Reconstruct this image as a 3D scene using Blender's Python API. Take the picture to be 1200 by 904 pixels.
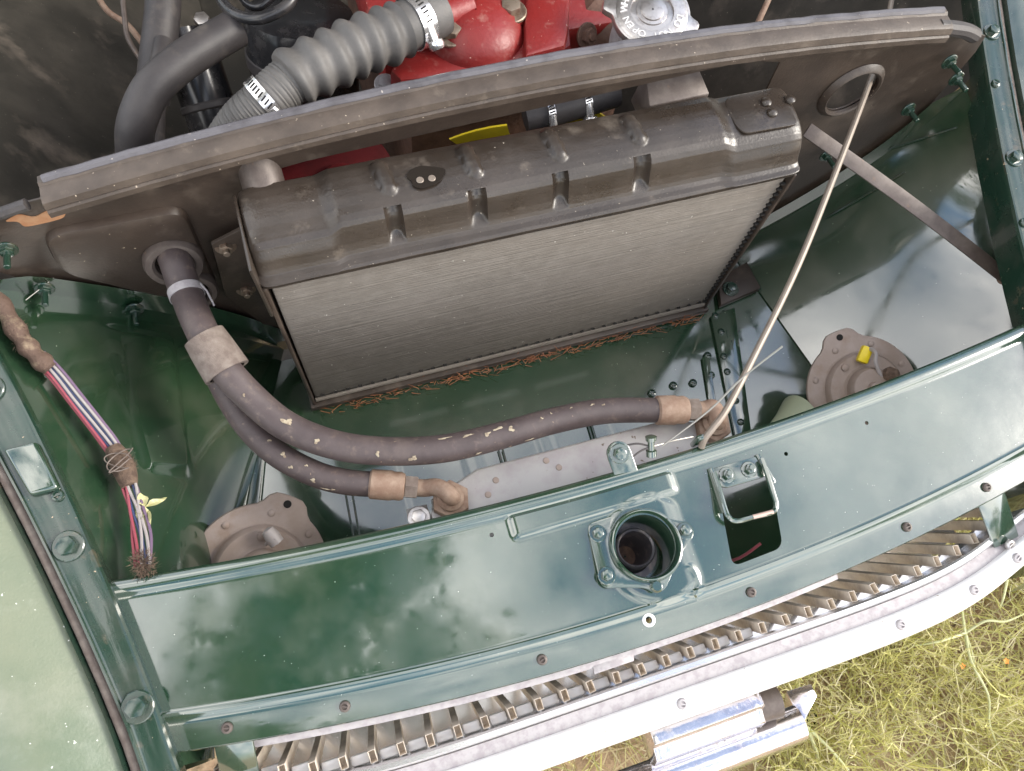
# Front of a green sports car seen from above: bonnet landing panel, grille, radiator, oil cooler, horns.
# Metres; x across the car (photo right), y towards the rear, z up. Origin: middle of the bonnet landing panel.
import bpy, bmesh, math, random
from mathutils import Matrix, Vector, noise
random.seed(7)
PI = math.pi
sc = bpy.context.scene
for o in list(bpy.data.objects): bpy.data.objects.remove(o)

# ------------------------------------------------------------------ camera, sky, sun, exposure
cam = bpy.data.cameras.new('camera'); camo = bpy.data.objects.new('camera', cam); sc.collection.objects.link(camo)
cam.sensor_width = 36; cam.lens = 27.0; cam.clip_start = .01; cam.clip_end = 2000
camo.matrix_world = Matrix(((.9508, .2428, -.1923, -.2296), (-.2970, .8911, -.3431, -.0796), (.0881, .3834, .9194, .74), (0, 0, 0, 1)))
sc.camera = camo
SUN_EL, SUN_AZ = math.radians(31), math.radians(106)          # azimuth clockwise from +y (the rear of the car): from the right
w = bpy.data.worlds.new('World'); sc.world = w; w.use_nodes = True
nt = w.node_tree; nt.nodes.clear()
out = nt.nodes.new('ShaderNodeOutputWorld'); bg = nt.nodes.new('ShaderNodeBackground'); sky = nt.nodes.new('ShaderNodeTexSky')
sky.sky_type = 'NISHITA'; sky.sun_disc = False; sky.sun_elevation = SUN_EL; sky.sun_rotation = SUN_AZ
sky.air_density = 1.0; sky.dust_density = 1.2; sky.ozone_density = 1.0
tc = nt.nodes.new('ShaderNodeTexCoord'); nz = nt.nodes.new('ShaderNodeTexNoise'); rp = nt.nodes.new('ShaderNodeValToRGB'); mx = nt.nodes.new('ShaderNodeMixRGB')
mp = nt.nodes.new('ShaderNodeMapping'); mp.inputs['Scale'].default_value = (1, 1, 1.8)
nz.inputs['Scale'].default_value = 2.6; nz.inputs['Detail'].default_value = 7; nz.inputs['Roughness'].default_value = .55
rp.color_ramp.elements[0].position = .40; rp.color_ramp.elements[1].position = .62
mx.inputs['Color2'].default_value = (11.0, 10.7, 10.3, 1)
nt.links.new(tc.outputs['Generated'], mp.inputs['Vector']); nt.links.new(mp.outputs['Vector'], nz.inputs['Vector'])
nt.links.new(nz.outputs['Fac'], rp.inputs['Fac']); nt.links.new(rp.outputs['Color'], mx.inputs['Fac'])
nt.links.new(sky.outputs['Color'], mx.inputs['Color1']); nt.links.new(mx.outputs['Color'], bg.inputs['Color'])
bg.inputs['Strength'].default_value = .14
nt.links.new(bg.outputs['Background'], out.inputs['Surface'])
sun = bpy.data.lights.new('sun', 'SUN'); suno = bpy.data.objects.new('sun', sun); sc.collection.objects.link(suno)
sun.energy = 1.45; sun.angle = math.radians(22); sun.color = (1, .95, .86)
sd = Vector((math.sin(SUN_AZ)*math.cos(SUN_EL), math.cos(SUN_AZ)*math.cos(SUN_EL), math.sin(SUN_EL)))
suno.rotation_euler = sd.to_track_quat('Z', 'Y').to_euler()
sc.view_settings.view_transform = 'Standard'; sc.view_settings.look = 'None'; sc.view_settings.gamma = 1
sc.view_settings.use_curve_mapping = False
sc.view_settings.exposure = 1.36

# ------------------------------------------------------------------ materials
def rg2(n, v):
    q = n.new('ShaderNodeValue'); q.outputs[0].default_value = v; return q.outputs[0]
def mat(name, base, rough=.5, metal=0., var=None, dust=None, speck=None, bump=None, coat=0., spec=.5, coord='Object', rvar=None, trans=0.):
    """var=(colour, scale, lo, hi): second colour by noise; dust=(colour, scale, lo, hi, roughness): settled dirt; speck=(colour, scale, lo): small spots; bump=(scale, distance)."""
    m = bpy.data.materials.new(name); m.use_nodes = True
    n, l = m.node_tree.nodes, m.node_tree.links
    b = n['Principled BSDF']
    t = n.new('ShaderNodeTexCoord')
    col = n.new('ShaderNodeRGB'); col.outputs[0].default_value = (*base, 1); cur = col.outputs[0]
    rg = n.new('ShaderNodeValue'); rg.outputs[0].default_value = rough; curr = rg.outputs[0]
    def fac(scale, lo, hi, detail=6, off=0.):
        mpn = n.new('ShaderNodeMapping'); mpn.inputs['Location'].default_value = (off, off*.7, -off)
        l.new(t.outputs[coord], mpn.inputs['Vector'])
        z = n.new('ShaderNodeTexNoise'); z.inputs['Scale'].default_value = scale; z.inputs['Detail'].default_value = detail; z.inputs['Roughness'].default_value = .62
        l.new(mpn.outputs['Vector'], z.inputs['Vector'])
        r = n.new('ShaderNodeMapRange'); r.inputs['From Min'].default_value = lo; r.inputs['From Max'].default_value = hi
        l.new(z.outputs['Fac'], r.inputs['Value']); return r.outputs['Result']
    def mix(f, a, c):
        q = n.new('ShaderNodeMixRGB'); l.new(f, q.inputs['Fac']); l.new(a, q.inputs['Color1']); q.inputs['Color2'].default_value = (*c, 1); return q.outputs['Color']
    def mixv(f, a, v):
        q = n.new('ShaderNodeMix'); l.new(f, q.inputs['Factor']); l.new(a, q.inputs['A']); q.inputs['B'].default_value = v; return q.outputs['Result']
    if var:
        for i, v in enumerate(var if isinstance(var[0], (list, tuple)) and isinstance(var[0][0], (list, tuple)) else [var]):
            cur = mix(fac(v[1], v[2], v[3], off=i*3.1), cur, v[0])
    if rvar: curr = mixv(fac(rvar[0], rvar[1], rvar[2], off=5.), curr, rvar[3])
    if dust:
        f = fac(dust[1], dust[2], dust[3], off=9.); cur = mix(f, cur, dust[0]); curr = mixv(f, curr, dust[4])
    if speck:
        f = fac(speck[1], speck[2], speck[2]+.04, 2, off=2.); cur = mix(f, cur, speck[0]); curr = mixv(f, curr, .8)
    l.new(cur, b.inputs['Base Color']); l.new(curr, b.inputs['Roughness'])
    b.inputs['Metallic'].default_value = metal; b.inputs['Specular IOR Level'].default_value = spec
    if coat: b.inputs['Coat Weight'].default_value = 1; b.inputs['Coat IOR'].default_value = coat; l.new(mixv(fac(22, .40, .72, off=4.), mixv(fac(90, .5, .7, off=6.), rg2(n, .035), .09), .15), b.inputs['Coat Roughness'])
    if trans: b.inputs['Transmission Weight'].default_value = trans
    if bump:
        z = n.new('ShaderNodeTexNoise'); z.inputs['Scale'].default_value = bump[0]; z.inputs['Detail'].default_value = 5
        l.new(t.outputs[coord], z.inputs['Vector'])
        bp = n.new('ShaderNodeBump'); bp.inputs['Distance'].default_value = bump[1]; bp.inputs['Strength'].default_value = .6
        l.new(z.outputs['Fac'], bp.inputs['Height']); l.new(bp.outputs['Normal'], b.inputs['Normal'])
    return m
MT = {}
GREEN = (.016, .042, .022)
MT['paint'] = mat('green_paint', GREEN, .14, var=((.009, .040, .026), 6, .4, .7), dust=((.17, .185, .14), 12, .46, 1.5, .4), coat=2.05, speck=((.45, .45, .4), 360, .748), bump=(26, .0006), rvar=(14, .35, .75, .2), spec=.6)
MT['paint_inner'] = mat('green_paint_dusty', (.013, .040, .020), .12, var=((.022, .042, .020), 5, .42, .7), dust=((.12, .125, .09), 14, .48, 1.3, .42), coat=2.05, speck=((.4, .4, .33), 260, .75), rvar=(10, .35, .75, .2), spec=.5)
MT['paint_fender'] = mat('green_paint_sky_sheen', (.165, .185, .125), .40, var=(((.085, .125, .08), 3.5, .42, .68), ((.25, .255, .2), 12, .5, .8)), dust=((.34, .36, .31), 16, .56, 1.1, .5), speck=((.8, .8, .75), 150, .715), bump=(420, .0006), spec=.6)  # left wing: body green paled, sky sheen and sunlight put into the colour
MT['paint_flange'] = mat('green_paint_worn', (.012, .034, .022), .22, var=((.055, .06, .048), 16, .46, .8), dust=((.22, .14, .085), 24, .60, .82, .7), speck=((.4, .3, .2), 180, .72), rvar=(20, .4, .7, .35), coat=1.5)
MT['black_dirty'] = mat('grimy_black_brown_paint', (.036, .025, .019), .45, var=((.075, .055, .042), 14, .45, .8), dust=((.17, .135, .105), 22, .56, 1.05, .75), speck=((.34, .28, .2), 230, .735), bump=(300, .0004))
MT['tank'] = mat('satin_black_tank_paint', (.026, .019, .014), .27, var=((.052, .040, .032), 20, .4, .8), dust=((.2, .165, .13), 30, .6, 1.0, .7), speck=((.30, .26, .21), 300, .73), bump=(420, .0004), rvar=(25, .4, .7, .45), spec=.6)
MT['bare'] = mat('orange_brown_bare_patch', (.33, .15, .07), .75, var=((.42, .24, .13), 60, .4, .7), bump=(200, .0006))
MT['rubber'] = mat('black_rubber', (.035, .031, .032), .55, var=((.062, .055, .054), 25, .4, .75), dust=((.14, .12, .1), 30, .58, 1., .8), bump=(500, .0003))
MT['oilhose'] = mat('brown_black_rubber_hose', (.050, .036, .036), .55, var=(((.085, .065, .063), 30, .35, .75), ((.12, .09, .075), 110, .55, .75)), dust=((.16, .125, .105), 18, .55, 1.0, .7), speck=((.3, .22, .15), 120, .715), bump=(600, .0003))
MT['chip'] = mat('pale_flaking_paint', (.36, .31, .225), .85, var=((.22, .17, .12), 260, .4, .6))
MT['sleeve'] = mat('dirty_felt_sleeve', (.13, .10, .085), .9, var=((.21, .175, .15), 90, .4, .7), bump=(900, .001))
MT['rust'] = mat('rusty_fitting', (.20, .125, .088), .75, .1, var=((.30, .22, .165), 70, .4, .7), bump=(500, .0005))
MT['cooler'] = mat('lavender_grey_aluminium', (.37, .355, .345), .5, .25, var=((.30, .26, .27), 30, .45, .75), speck=((.16, .12, .1), 110, .70), bump=(240, .0004))
MT['horn'] = mat('dusty_grey_pink_horn', (.27, .21, .175), .6, .1, var=((.33, .27, .24), 30, .4, .7), dust=((.23, .15, .10), 40, .55, .9, .8), bump=(400, .0003))
MT['steel'] = mat('worn_steel', (.55, .52, .5), .34, .9, var=((.3, .26, .24), 90, .5, .75), bump=(300, .0003))
MT['galv'] = mat('dull_galvanised', (.42, .395, .40), .6, .3, var=((.34, .31, .32), 120, .45, .62), bump=(300, .0004))
MT['chrome'] = mat('bright_trim', (.80, .78, .77), .2, .85, var=((.7, .66, .66), 40, .55, .8), speck=((.5, .45, .4), 160, .74))
MT['plated'] = mat('pitted_chrome', (.74, .71, .72), .14, .95, var=((.55, .48, .52), 26, .5, .75), dust=((.4, .34, .3), 60, .58, .85, .6), speck=((.2, .16, .14), 190, .70), bump=(70, .0006))
MT['white'] = mat('white_trim', (.80, .79, .79), .3, .1, var=((.74, .69, .67), 18, .5, .8), speck=((.4, .32, .26), 120, .72))
MT['slat'] = mat('tan_grey_anodised_slat', (.78, .69, .58), .5, .0, var=((.50, .42, .35), 60, .45, .75))
MT['barsteel'] = mat('dull_brown_steel', (.085, .066, .058), .5, .2, var=((.14, .115, .10), 50, .4, .7), dust=((.3, .17, .09), 60, .62, .9, .8), bump=(500, .0003))
MT['rod'] = mat('worn_rod', (.24, .20, .165), .45, .3, var=((.2, .16, .13), 80, .5, .75))
MT['red'] = mat('red_engine_paint', (.20, .017, .016), .42, var=((.22, .014, .012), 25, .45, .75), dust=((.34, .17, .14), 60, .57, .85, .6), speck=((.5, .3, .25), 200, .71), bump=(160, .0008))
MT['darkred'] = mat('dark_red_fan_paint', (.075, .004, .005), .7, var=((.05, .004, .004), 40, .45, .75), spec=.15)
MT['yellow'] = mat('yellow_plastic', (.72, .55, .02), .35, var=((.55, .42, .03), 40, .5, .8))
MT['engine'] = mat('oily_rust_brown_casting', (.085, .045, .032), .7, var=((.15, .08, .055), 40, .4, .7), bump=(150, .002))
MT['bay'] = mat('dirty_dark_bay', (.034, .031, .026), .5, var=((.075, .066, .055), 9, .42, .72), dust=((.19, .155, .125), 11, .54, .80, .8), speck=((.3, .27, .22), 200, .73), bump=(120, .0006))
MT['gloss_black'] = mat('gloss_black', (.018, .018, .02), .2, dust=((.09, .08, .075), 30, .5, 1., .7))
MT['bolt'] = mat('dull_brown_bolt', (.27, .215, .165), .45, .6, var=((.16, .1, .07), 120, .45, .7))
MT['w_red'] = mat('pink_red_wire', (.27, .055, .075), .45, speck=((.3, .2, .15), 300, .68))
MT['w_white'] = mat('white_wire', (.31, .28, .27), .45, speck=((.3, .2, .15), 300, .68))
MT['w_purple'] = mat('purple_wire', (.14, .09, .15), .45)
MT['w_blue'] = mat('dark_blue_wire', (.035, .05, .12), .45)
MT['fuzz'] = mat('brown_grease_fuzz', (.075, .048, .034), .9, var=((.17, .115, .08), 120, .4, .7), bump=(700, .002))
MT['tape'] = mat('crusty_brown_loom_tape', (.10, .062, .045), .8, var=((.24, .18, .12), 90, .5, .7), bump=(350, .002))
MT['leaf_dry'] = mat('pale_green_dry_leaf', (.46, .45, .20), .6, var=((.55, .5, .3), 90, .4, .7))
MT['needle'] = mat('orange_dry_needles', (.22, .075, .025), .75, var=((.12, .04, .02), 60, .4, .7))
MT['cable'] = mat('bare_wire', (.4, .38, .34), .35, .7)
MT['hole'] = mat('black_void', (.008, .007, .006), .9)
MT['web'] = mat('dusty_web', (.4, .38, .35), .8)
def core_mat():                                                # fine horizontal fins below the size of a pixel
    m = mat('dusty_grey_radiator_fins', (.180, .158, .136), .85, .0, var=(((.148, .129, .109), 9, .42, .75), ((.21, .188, .164), 60, .45, .8)), speck=((.6, .58, .52), 150, .735))
    n, l = m.node_tree.nodes, m.node_tree.links; b = n['Principled BSDF']
    t = n.new('ShaderNodeTexCoord'); mpn = n.new('ShaderNodeMapping'); mpn.inputs['Scale'].default_value = (7, 7, 520)
    l.new(t.outputs['Object'], mpn.inputs['Vector'])
    z = n.new('ShaderNodeTexNoise'); z.inputs['Scale'].default_value = 1; z.inputs['Detail'].default_value = 2; l.new(mpn.outputs['Vector'], z.inputs['Vector'])
    r = n.new('ShaderNodeMapRange'); r.inputs['From Min'].default_value = .42; r.inputs['From Max'].default_value = .72
    l.new(z.outputs['Fac'], r.inputs['Value'])
    q = n.new('ShaderNodeMixRGB'); q.blend_type = 'MULTIPLY'; l.new(r.outputs['Result'], q.inputs['Fac'])
    src = b.inputs['Base Color'].links[0].from_socket; l.new(src, q.inputs['Color1']); q.inputs['Color2'].default_value = (.89, .88, .87, 1)
    l.new(q.outputs['Color'], b.inputs['Base Color'])
    bp = n.new('ShaderNodeBump'); bp.inputs['Distance'].default_value = .0015; l.new(z.outputs['Fac'], bp.inputs['Height']); l.new(bp.outputs['Normal'], b.inputs['Normal'])
    return m
MT['core'] = core_mat()
def island_mat(name, ramp, rough=.6, sss=.0):                  # colour differs from blade to blade
    m = bpy.data.materials.new(name); m.use_nodes = True
    n, l = m.node_tree.nodes, m.node_tree.links; b = n['Principled BSDF']
    g = n.new('ShaderNodeNewGeometry'); r = n.new('ShaderNodeValToRGB')
    l.new(g.outputs['Random Per Island'], r.inputs['Fac'])
    e = r.color_ramp.elements
    while len(e) < len(ramp): e.new(.5)
    for i, (p, c) in enumerate(ramp): e[i].position = p; e[i].color = (*c, 1)
    l.new(r.outputs['Color'], b.inputs['Base Color']); b.inputs['Roughness'].default_value = rough
    tr = n.new('ShaderNodeBsdfTranslucent'); l.new(r.outputs['Color'], tr.inputs['Color'])
    ad = n.new('ShaderNodeMixShader'); ad.inputs['Fac'].default_value = .3
    o = n['Material Output']; l.new(b.outputs['BSDF'], ad.inputs[1]); l.new(tr.outputs['BSDF'], ad.inputs[2]); l.new(ad.outputs['Shader'], o.inputs['Surface'])
    return m
MT['grass'] = island_mat('yellow_green_grass', [(0, (.46, .45, .13)), (.35, (.60, .57, .22)), (.65, (.68, .63, .33)), (.85, (.72, .65, .44)), (1, (.36, .37, .11))])
MT['straw'] = island_mat('dry_straw', [(0, (.46, .38, .2)), (.5, (.36, .26, .12)), (1, (.55, .48, .3))])
MT['leafy'] = island_mat('tree_leaves', [(0, (.030, .06, .018)), (.5, (.05, .09, .025)), (1, (.08, .12, .03))])
MT['soil'] = mat('brown_soil_litter', (.36, .24, .15), .95, var=(((.50, .38, .24), 14, .42, .65), ((.14, .10, .05), 40, .5, .7)), bump=(60, .02))
MT['bark'] = mat('grey_bark', (.12, .09, .07), .9, bump=(12, .03))
MT['petal'] = mat('orange_petal', (.75, .28, .04), .6)

# ------------------------------------------------------------------ mesh helpers
C = sc.collection
WORLD = {}
def axes(o, z, x=(1, 0, 0)):
    z = Vector(z).normalized(); x = Vector(x); x = (x - z*x.dot(z)).normalized(); y = z.cross(x)
    return Matrix(((x.x, y.x, z.x, o[0]), (x.y, y.y, z.y, o[1]), (x.z, y.z, z.z, o[2]), (0, 0, 0, 1)))
def T(x, y=None, z=None):
    return Matrix.Translation(x if y is None else (x, y, z))
def spline(pts, n=8):
    P_ = [Vector(p) for p in pts]; r = []
    for i in range(len(P_)-1):
        a, b, c, d = P_[max(i-1, 0)], P_[i], P_[i+1], P_[min(i+2, len(P_)-1)]
        for k in range(n):
            t = k/n
            r.append(.5*((2*b) + (c-a)*t + (2*a-5*b+4*c-d)*t*t + (3*b-a-3*c+d)*t**3))
    return r + [P_[-1]]
class MB:
    def __init__(s): s.v = []; s.f = []
    def add(s, vs, fs):
        k = len(s.v); s.v += [tuple(v) for v in vs]; s.f += [tuple(i+k for i in f) for f in fs]; return s
    def box(s, c, size, m=None):
        x, y, z = size[0]/2, size[1]/2, size[2]/2
        vs = [Vector((a, b, d)) for a in (-x, x) for b in (-y, y) for d in (-z, z)]
        vs = [(m @ v if m else v) + Vector(c) for v in vs]
        return s.add(vs, [(0, 1, 3, 2), (4, 6, 7, 5), (0, 4, 5, 1), (2, 3, 7, 6), (0, 2, 6, 4), (1, 5, 7, 3)])
    def hexa(s, bot, top):
        return s.add(list(bot)+list(top), [(3, 2, 1, 0), (4, 5, 6, 7), (0, 1, 5, 4), (1, 2, 6, 5), (2, 3, 7, 6), (3, 0, 4, 7)])
    def tube(s, pts, r, seg=12, cap=True, sm=0, up=(.13, .21, .97)):
        pts = spline(pts, sm) if sm else [Vector(p) for p in pts]
        n = len(pts); vs = []; fs = []; ref = Vector(up)
        for i, p in enumerate(pts):
            t = (pts[min(i+1, n-1)] - pts[max(i-1, 0)]).normalized()
            a = (ref - t*ref.dot(t)); a = a.normalized() if a.length > 1e-5 else t.orthogonal().normalized()
            ref = a; b = t.cross(a)
            rr = r(i/(n-1)) if callable(r) else (r[min(int(i/(n-1)*(len(r)-1)+.5), len(r)-1)] if isinstance(r, (list, tuple)) else r)
            for k in range(seg): vs.append(p + a*rr*math.cos(2*PI*k/seg) + b*rr*math.sin(2*PI*k/seg))
        for i in range(n-1):
            for k in range(seg): fs.append((i*seg+k, i*seg+(k+1) % seg, (i+1)*seg+(k+1) % seg, (i+1)*seg+k))
        if cap: fs += [tuple(range(seg-1, -1, -1)), tuple((n-1)*seg+k for k in range(seg))]
        return s.add(vs, fs)
    def lathe(s, prof, m=None, seg=32, cap0=True, cap1=True):
        vs = []; fs = []; m = m or Matrix()
        for (r, z) in prof:
            for k in range(seg): vs.append(m @ Vector((r*math.cos(2*PI*k/seg), r*math.sin(2*PI*k/seg), z)))
        for i in range(len(prof)-1):
            for k in range(seg): fs.append((i*seg+k, i*seg+(k+1) % seg, (i+1)*seg+(k+1) % seg, (i+1)*seg+k))
        if cap0: fs.append(tuple(range(seg-1, -1, -1)))
        if cap1: fs.append(tuple((len(prof)-1)*seg+k for k in range(seg)))
        return s.add(vs, fs)
    def prism(s, poly, h, m=None, inset=0., z0=0.):
        """polygon in the local xy plane pulled up by h, top edge chamfered by inset"""
        m = m or Matrix(); n = len(poly); c = Vector((sum(p[0] for p in poly)/n, sum(p[1] for p in poly)/n, 0))
        def ring(z, ins):
            r = []
            for i in range(n):
                a, b, d = Vector((*poly[i-1], 0)), Vector((*poly[i], 0)), Vector((*poly[(i+1) % n], 0))
                e1, e2 = (b-a).normalized(), (d-b).normalized()
                nn = Vector((-(e1.y+e2.y), e1.x+e2.x, 0)); nn = nn.normalized() if nn.length > 1e-6 else Vector((0, 0, 0))
                r.append(b + nn*ins + Vector((0, 0, z)))
            return r
        rings = [ring(z0, 0), ring(z0+h-inset, 0), ring(z0+h-.3*inset, inset*.3), ring(z0+h, inset)] if inset else [ring(z0, 0), ring(z0+h, 0)]
        vs = [m @ v for r in rings for v in r]; fs = []
        for j in range(len(rings)-1):
            for i in range(n): fs.append((j*n+i, j*n+(i+1) % n, (j+1)*n+(i+1) % n, (j+1)*n+i))
        fs += [tuple(range(n-1, -1, -1)), tuple((len(rings)-1)*n+i for i in range(n))]
        return s.add(vs, fs)
    def grid(s, fn, nu, nv, flip=False):
        vs = [fn(i/nu, j/nv) for i in range(nu+1) for j in range(nv+1)]; q = nv+1
        fs = [(i*q+j, (i+1)*q+j, (i+1)*q+j+1, i*q+j+1) for i in range(nu) for j in range(nv)]
        if flip: fs = [f[::-1] for f in fs]
        return s.add(vs, fs)
    def mesh(s, name, smooth=35, bevel=0., bseg=2):
        me = bpy.data.meshes.new(name); me.from_pydata(s.v, [], s.f); me.update()
        bm = bmesh.new(); bm.from_mesh(me)
        if bevel:
            ed = [e for e in bm.edges if len(e.link_faces) == 2 and e.calc_face_angle(0) > .6]
            bmesh.ops.bevel(bm, geom=ed, offset=bevel, segments=bseg, affect='EDGES', profile=.5)
        bmesh.ops.recalc_face_normals(bm, faces=bm.faces)
        bm.to_mesh(me); bm.free()
        if smooth:
            for p in me.polygons: p.use_smooth = True
            me.set_sharp_from_angle(angle=math.radians(smooth))
        return me
def link(name, me, material, parent=None, m=None):
    o = bpy.data.objects.new(name, me)
    if material is not None and not me.materials: me.materials.append(MT[material] if isinstance(material, str) else material)
    C.objects.link(o); mw = m or Matrix()
    if parent is not None:
        o.parent = parent; o.matrix_basis = WORLD[parent.name].inverted() @ mw
    else: o.matrix_basis = mw
    WORLD[o.name] = mw.copy(); return o
def obj(name, mb, material, parent=None, smooth=35, bevel=0., bseg=2):
    """one mesh object; built in world coordinates, its origin moved to the middle of its base"""
    if parent is None:
        x = [v[0] for v in mb.v]; y = [v[1] for v in mb.v]; z = [v[2] for v in mb.v]
        c = Vector(((min(x)+max(x))/2, (min(y)+max(y))/2, min(z)))
    else: c = WORLD[parent.name].translation
    mb.v = [(v[0]-c.x, v[1]-c.y, v[2]-c.z) for v in mb.v]
    return link(name, mb.mesh(name, smooth, bevel, bseg), material, parent, T(c))
def tag(o, label=None, cat=None, group=None, kind=None):
    if label: o['label'] = label
    if cat: o['category'] = cat
    if group: o['group'] = group
    if kind: o['kind'] = kind
    return o
def thing(name, loc, label, cat, group=None):
    o = bpy.data.objects.new(name, None); o.empty_display_size = .02; C.objects.link(o); o.location = loc
    WORLD[o.name] = T(loc); return tag(o, label, cat, group)
CACHE = {}
def shared(key, fn, smooth=35, bevel=0.):
    if key not in CACHE: CACHE[key] = fn().mesh(key, smooth, bevel)
    return CACHE[key]
def hexpoly(r, n=6, a0=0.): return [(r*math.cos(a0+2*PI*k/n), r*math.sin(a0+2*PI*k/n)) for k in range(n)]
def bolt_mesh(r, washer=True, stud=0.):
    def f():
        b = MB()
        if washer: b.lathe([(r*1.55, 0), (r*1.55, r*.22), (r*1.45, r*.3), (r*.9, r*.3)], seg=20)
        b.prism(hexpoly(r), r*.85, None, r*.16, z0=r*.2)
        if stud: b.lathe([(r*.5, r), (r*.5, stud), (r*.42, stud+r*.1)], seg=10)
        return b
    return shared('bolt_%.4f_%d_%.3f' % (r, washer, stud), f)
def bolt(parent, p, nrm, r, material, washer=True, stud=0., name='bolt', spin=0.):
    me = bolt_mesh(r, washer, stud)
    key = me.name + material
    if key not in CACHE:
        c = me.copy(); c.materials.clear(); c.materials.append(MT[material]); CACHE[key] = c
    return link(name, CACHE[key], material, parent, axes(p, nrm, (math.cos(spin), math.sin(spin), .3)))
def screw_mesh(r):
    def f():
        b = MB(); b.lathe([(r, 0), (r, r*.25), (r*.85, r*.5), (r*.55, r*.62), (r*.4, r*.3), (.0001, r*.3)], seg=16, cap1=False)
        b.box((0, 0, r*.45), (r*1.1, r*.2, r*.25)); return b
    return shared('screw_%.4f' % r, f)
def screw(parent, p, nrm, r, material, name='screw'):
    me = screw_mesh(r); key = me.name + material
    if key not in CACHE:
        c = me.copy(); c.materials.clear(); c.materials.append(MT[material]); CACHE[key] = c
    return link(name, CACHE[key], material, parent, axes(p, nrm, (.8, random.uniform(-.6, .6), .1)))
def round_poly(poly, r, n=5):
    res = []
    for i in range(len(poly)):
        a, b, c = Vector(poly[i-1]), Vector(poly[i]), Vector(poly[(i+1) % len(poly)])
        u, v = (a-b), (c-b); k = min(r, u.length*.45, v.length*.45); p, q = b+u.normalized()*k, b+v.normalized()*k
        for j in range(n+1):
            t = j/n; res.append(tuple(p*(1-t)**2 + b*2*t*(1-t) + q*t*t))
    return res
def sstep(a, b, x):
    t = max(0., min(1., (x-a)/(b-a))); return t*t*(3-2*t)

# ------------------------------------------------------------------ shapes shared by several body panels
def xg(y): return .459 + .175*y + .19*y*y          # inner edge of the wing gutters
def zg(y): return .012 + .13*y
def wing_left(y, s):                                # s = 0 at the gutter, 1 at the duct floor
    xt, zt = xg(y) + .004, zg(y) - .03
    xb, zb = .359 + (.321-y)*.44, -.25
    k = 4*s*(1-s)
    return (-(xt+(xb-xt)*s - .035*k), y, zt+(zb-zt)*s)
def wing_right(y, s):
    f = max(0., min(1., (y-.10)/.33))
    xt, zt = .65 + (.602-.65)*f, -.06 + (zg(y)-.03+.06)*f
    xb, zb = .377 + (.407-y)*.19, -.25
    k = 4*s*(1-s)
    return (xt+(xb-xt)*s + .05*k*f, y, zt+(zb-zt)*s)

def y_rear(x): return .0785 + .13*x*x               # rear edge, front crease and front edge of the landing panel
def y_crease(x): return -.061 + .185*x*x
def y_front(x): return -.086 + .185*x*x

# ------------------------------------------------------------------ ground
GZ = -.72
g = MB()
def gfn(u, v):
    a = 2*PI*u; r = .02 + 420*v**4
    x, y = .4+r*math.cos(a), -.3+r*math.sin(a)
    return (x, y, GZ + .02*noise.noise((x*2.1, y*2.1, 0))*(1 if r < 30 else 0))
g.grid(gfn, 72, 60)
ground = tag(obj('ground', g, 'soil', smooth=180), 'brown soil strewn with dry litter under the car', kind='structure')

# ------------------------------------------------------------------ the car body shell
car = thing('car_body', (0, 0, GZ), 'dark green car body around the open engine bay', 'car')
mid = bpy.data.materials
# landing panel: pressed sheet with rolled rear lip, raised pad, front crease and screw flange
X0, X1 = -.50, .575
LIP = [(0, -.016), (0, .002), (-.001, .0066), (-.0035, .0092), (-.008, .0102), (-.012, .0094), (-.015, .0072), (-.017, .0054)]
def pad(x, y):
    k = sstep(-.124, -.116, x)*(1-sstep(.046, .054, x))*sstep(.039, .045, y)
    return .0032*k
def mid_z(x, y, t):
    z = .0046 + (-.0100-.0046)*t + pad(x, y)
    z += .0016*math.exp(-((t-.972)/.012)**2)                                    # bead along the crease
    d = math.hypot(x-.010, y+.005); z += .0022*(1-sstep(.047, .054, d))*(1 if x < .03 else 1-sstep(.03, .05, x))    # boss under the catch
    z += .0012*math.exp(-((math.hypot(x-.020, y+.042)-.022)/.003)**2)*(1 if (x > .02 and y < -.03) else 0)
    z += .0004*noise.noise((x*9, y*9, 3.)) + .0012*(x/.5)**2
    return z
NX, NM = 520, 60
def panel_pt(i, j):
    x = X0+(X1-X0)*i/NX; yr, yc, yf = y_rear(x), y_crease(x), y_front(x)
    if j < len(LIP): return (x, yr+LIP[j][0], LIP[j][1]+.0012*(x/.5)**2)
    j -= len(LIP)
    if j <= NM:
        t = j/NM; y = yr-.019 + (yc+.003-yr+.019)*t; return (x, y, mid_z(x, y, t))
    j -= NM+1
    t = j/4; y = yc + (yf-yc)*t
    return [(x, yc+.0005, -.0128), (x, yc-.004, -.0142), (x, yf+.006, -.0172), (x, yf, -.0182), (x, yf-.0012, -.0205), (x, yf-.0012, -.030)][j]
NJ = len(LIP)+NM+1+6
pv = [panel_pt(i, j) for i in range(NX+1) for j in range(NJ)]
pf = [(i*NJ+j, i*NJ+j+1, (i+1)*NJ+j+1, (i+1)*NJ+j) for i in range(NX) for j in range(NJ-1)]
k = len(pv); pv2 = []
for i in range(NX+1):
    for j in range(NJ):
        a, b = Vector(pv[i*NJ+max(j-1, 0)]), Vector(pv[i*NJ+min(j+1, NJ-1)]); d = (b-a).normalized()
        nrm = Vector((0, d.z, -d.y)); pv2.append(tuple(Vector(pv[i*NJ+j]) - nrm*.0016))
pv += pv2; pf += [tuple(v+k for v in f[::-1]) for f in pf]
rim = [i*NJ for i in range(NX+1)] + [NX*NJ+j for j in range(1, NJ)] + [i*NJ+NJ-1 for i in range(NX-1, -1, -1)] + [j for j in range(NJ-2, 0, -1)]
for a, b in zip(rim, rim[1:]+rim[:1]): pf.append((a, b, b+k, a+k))
pm = MB(); pm.v, pm.f = pv, pf
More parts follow.
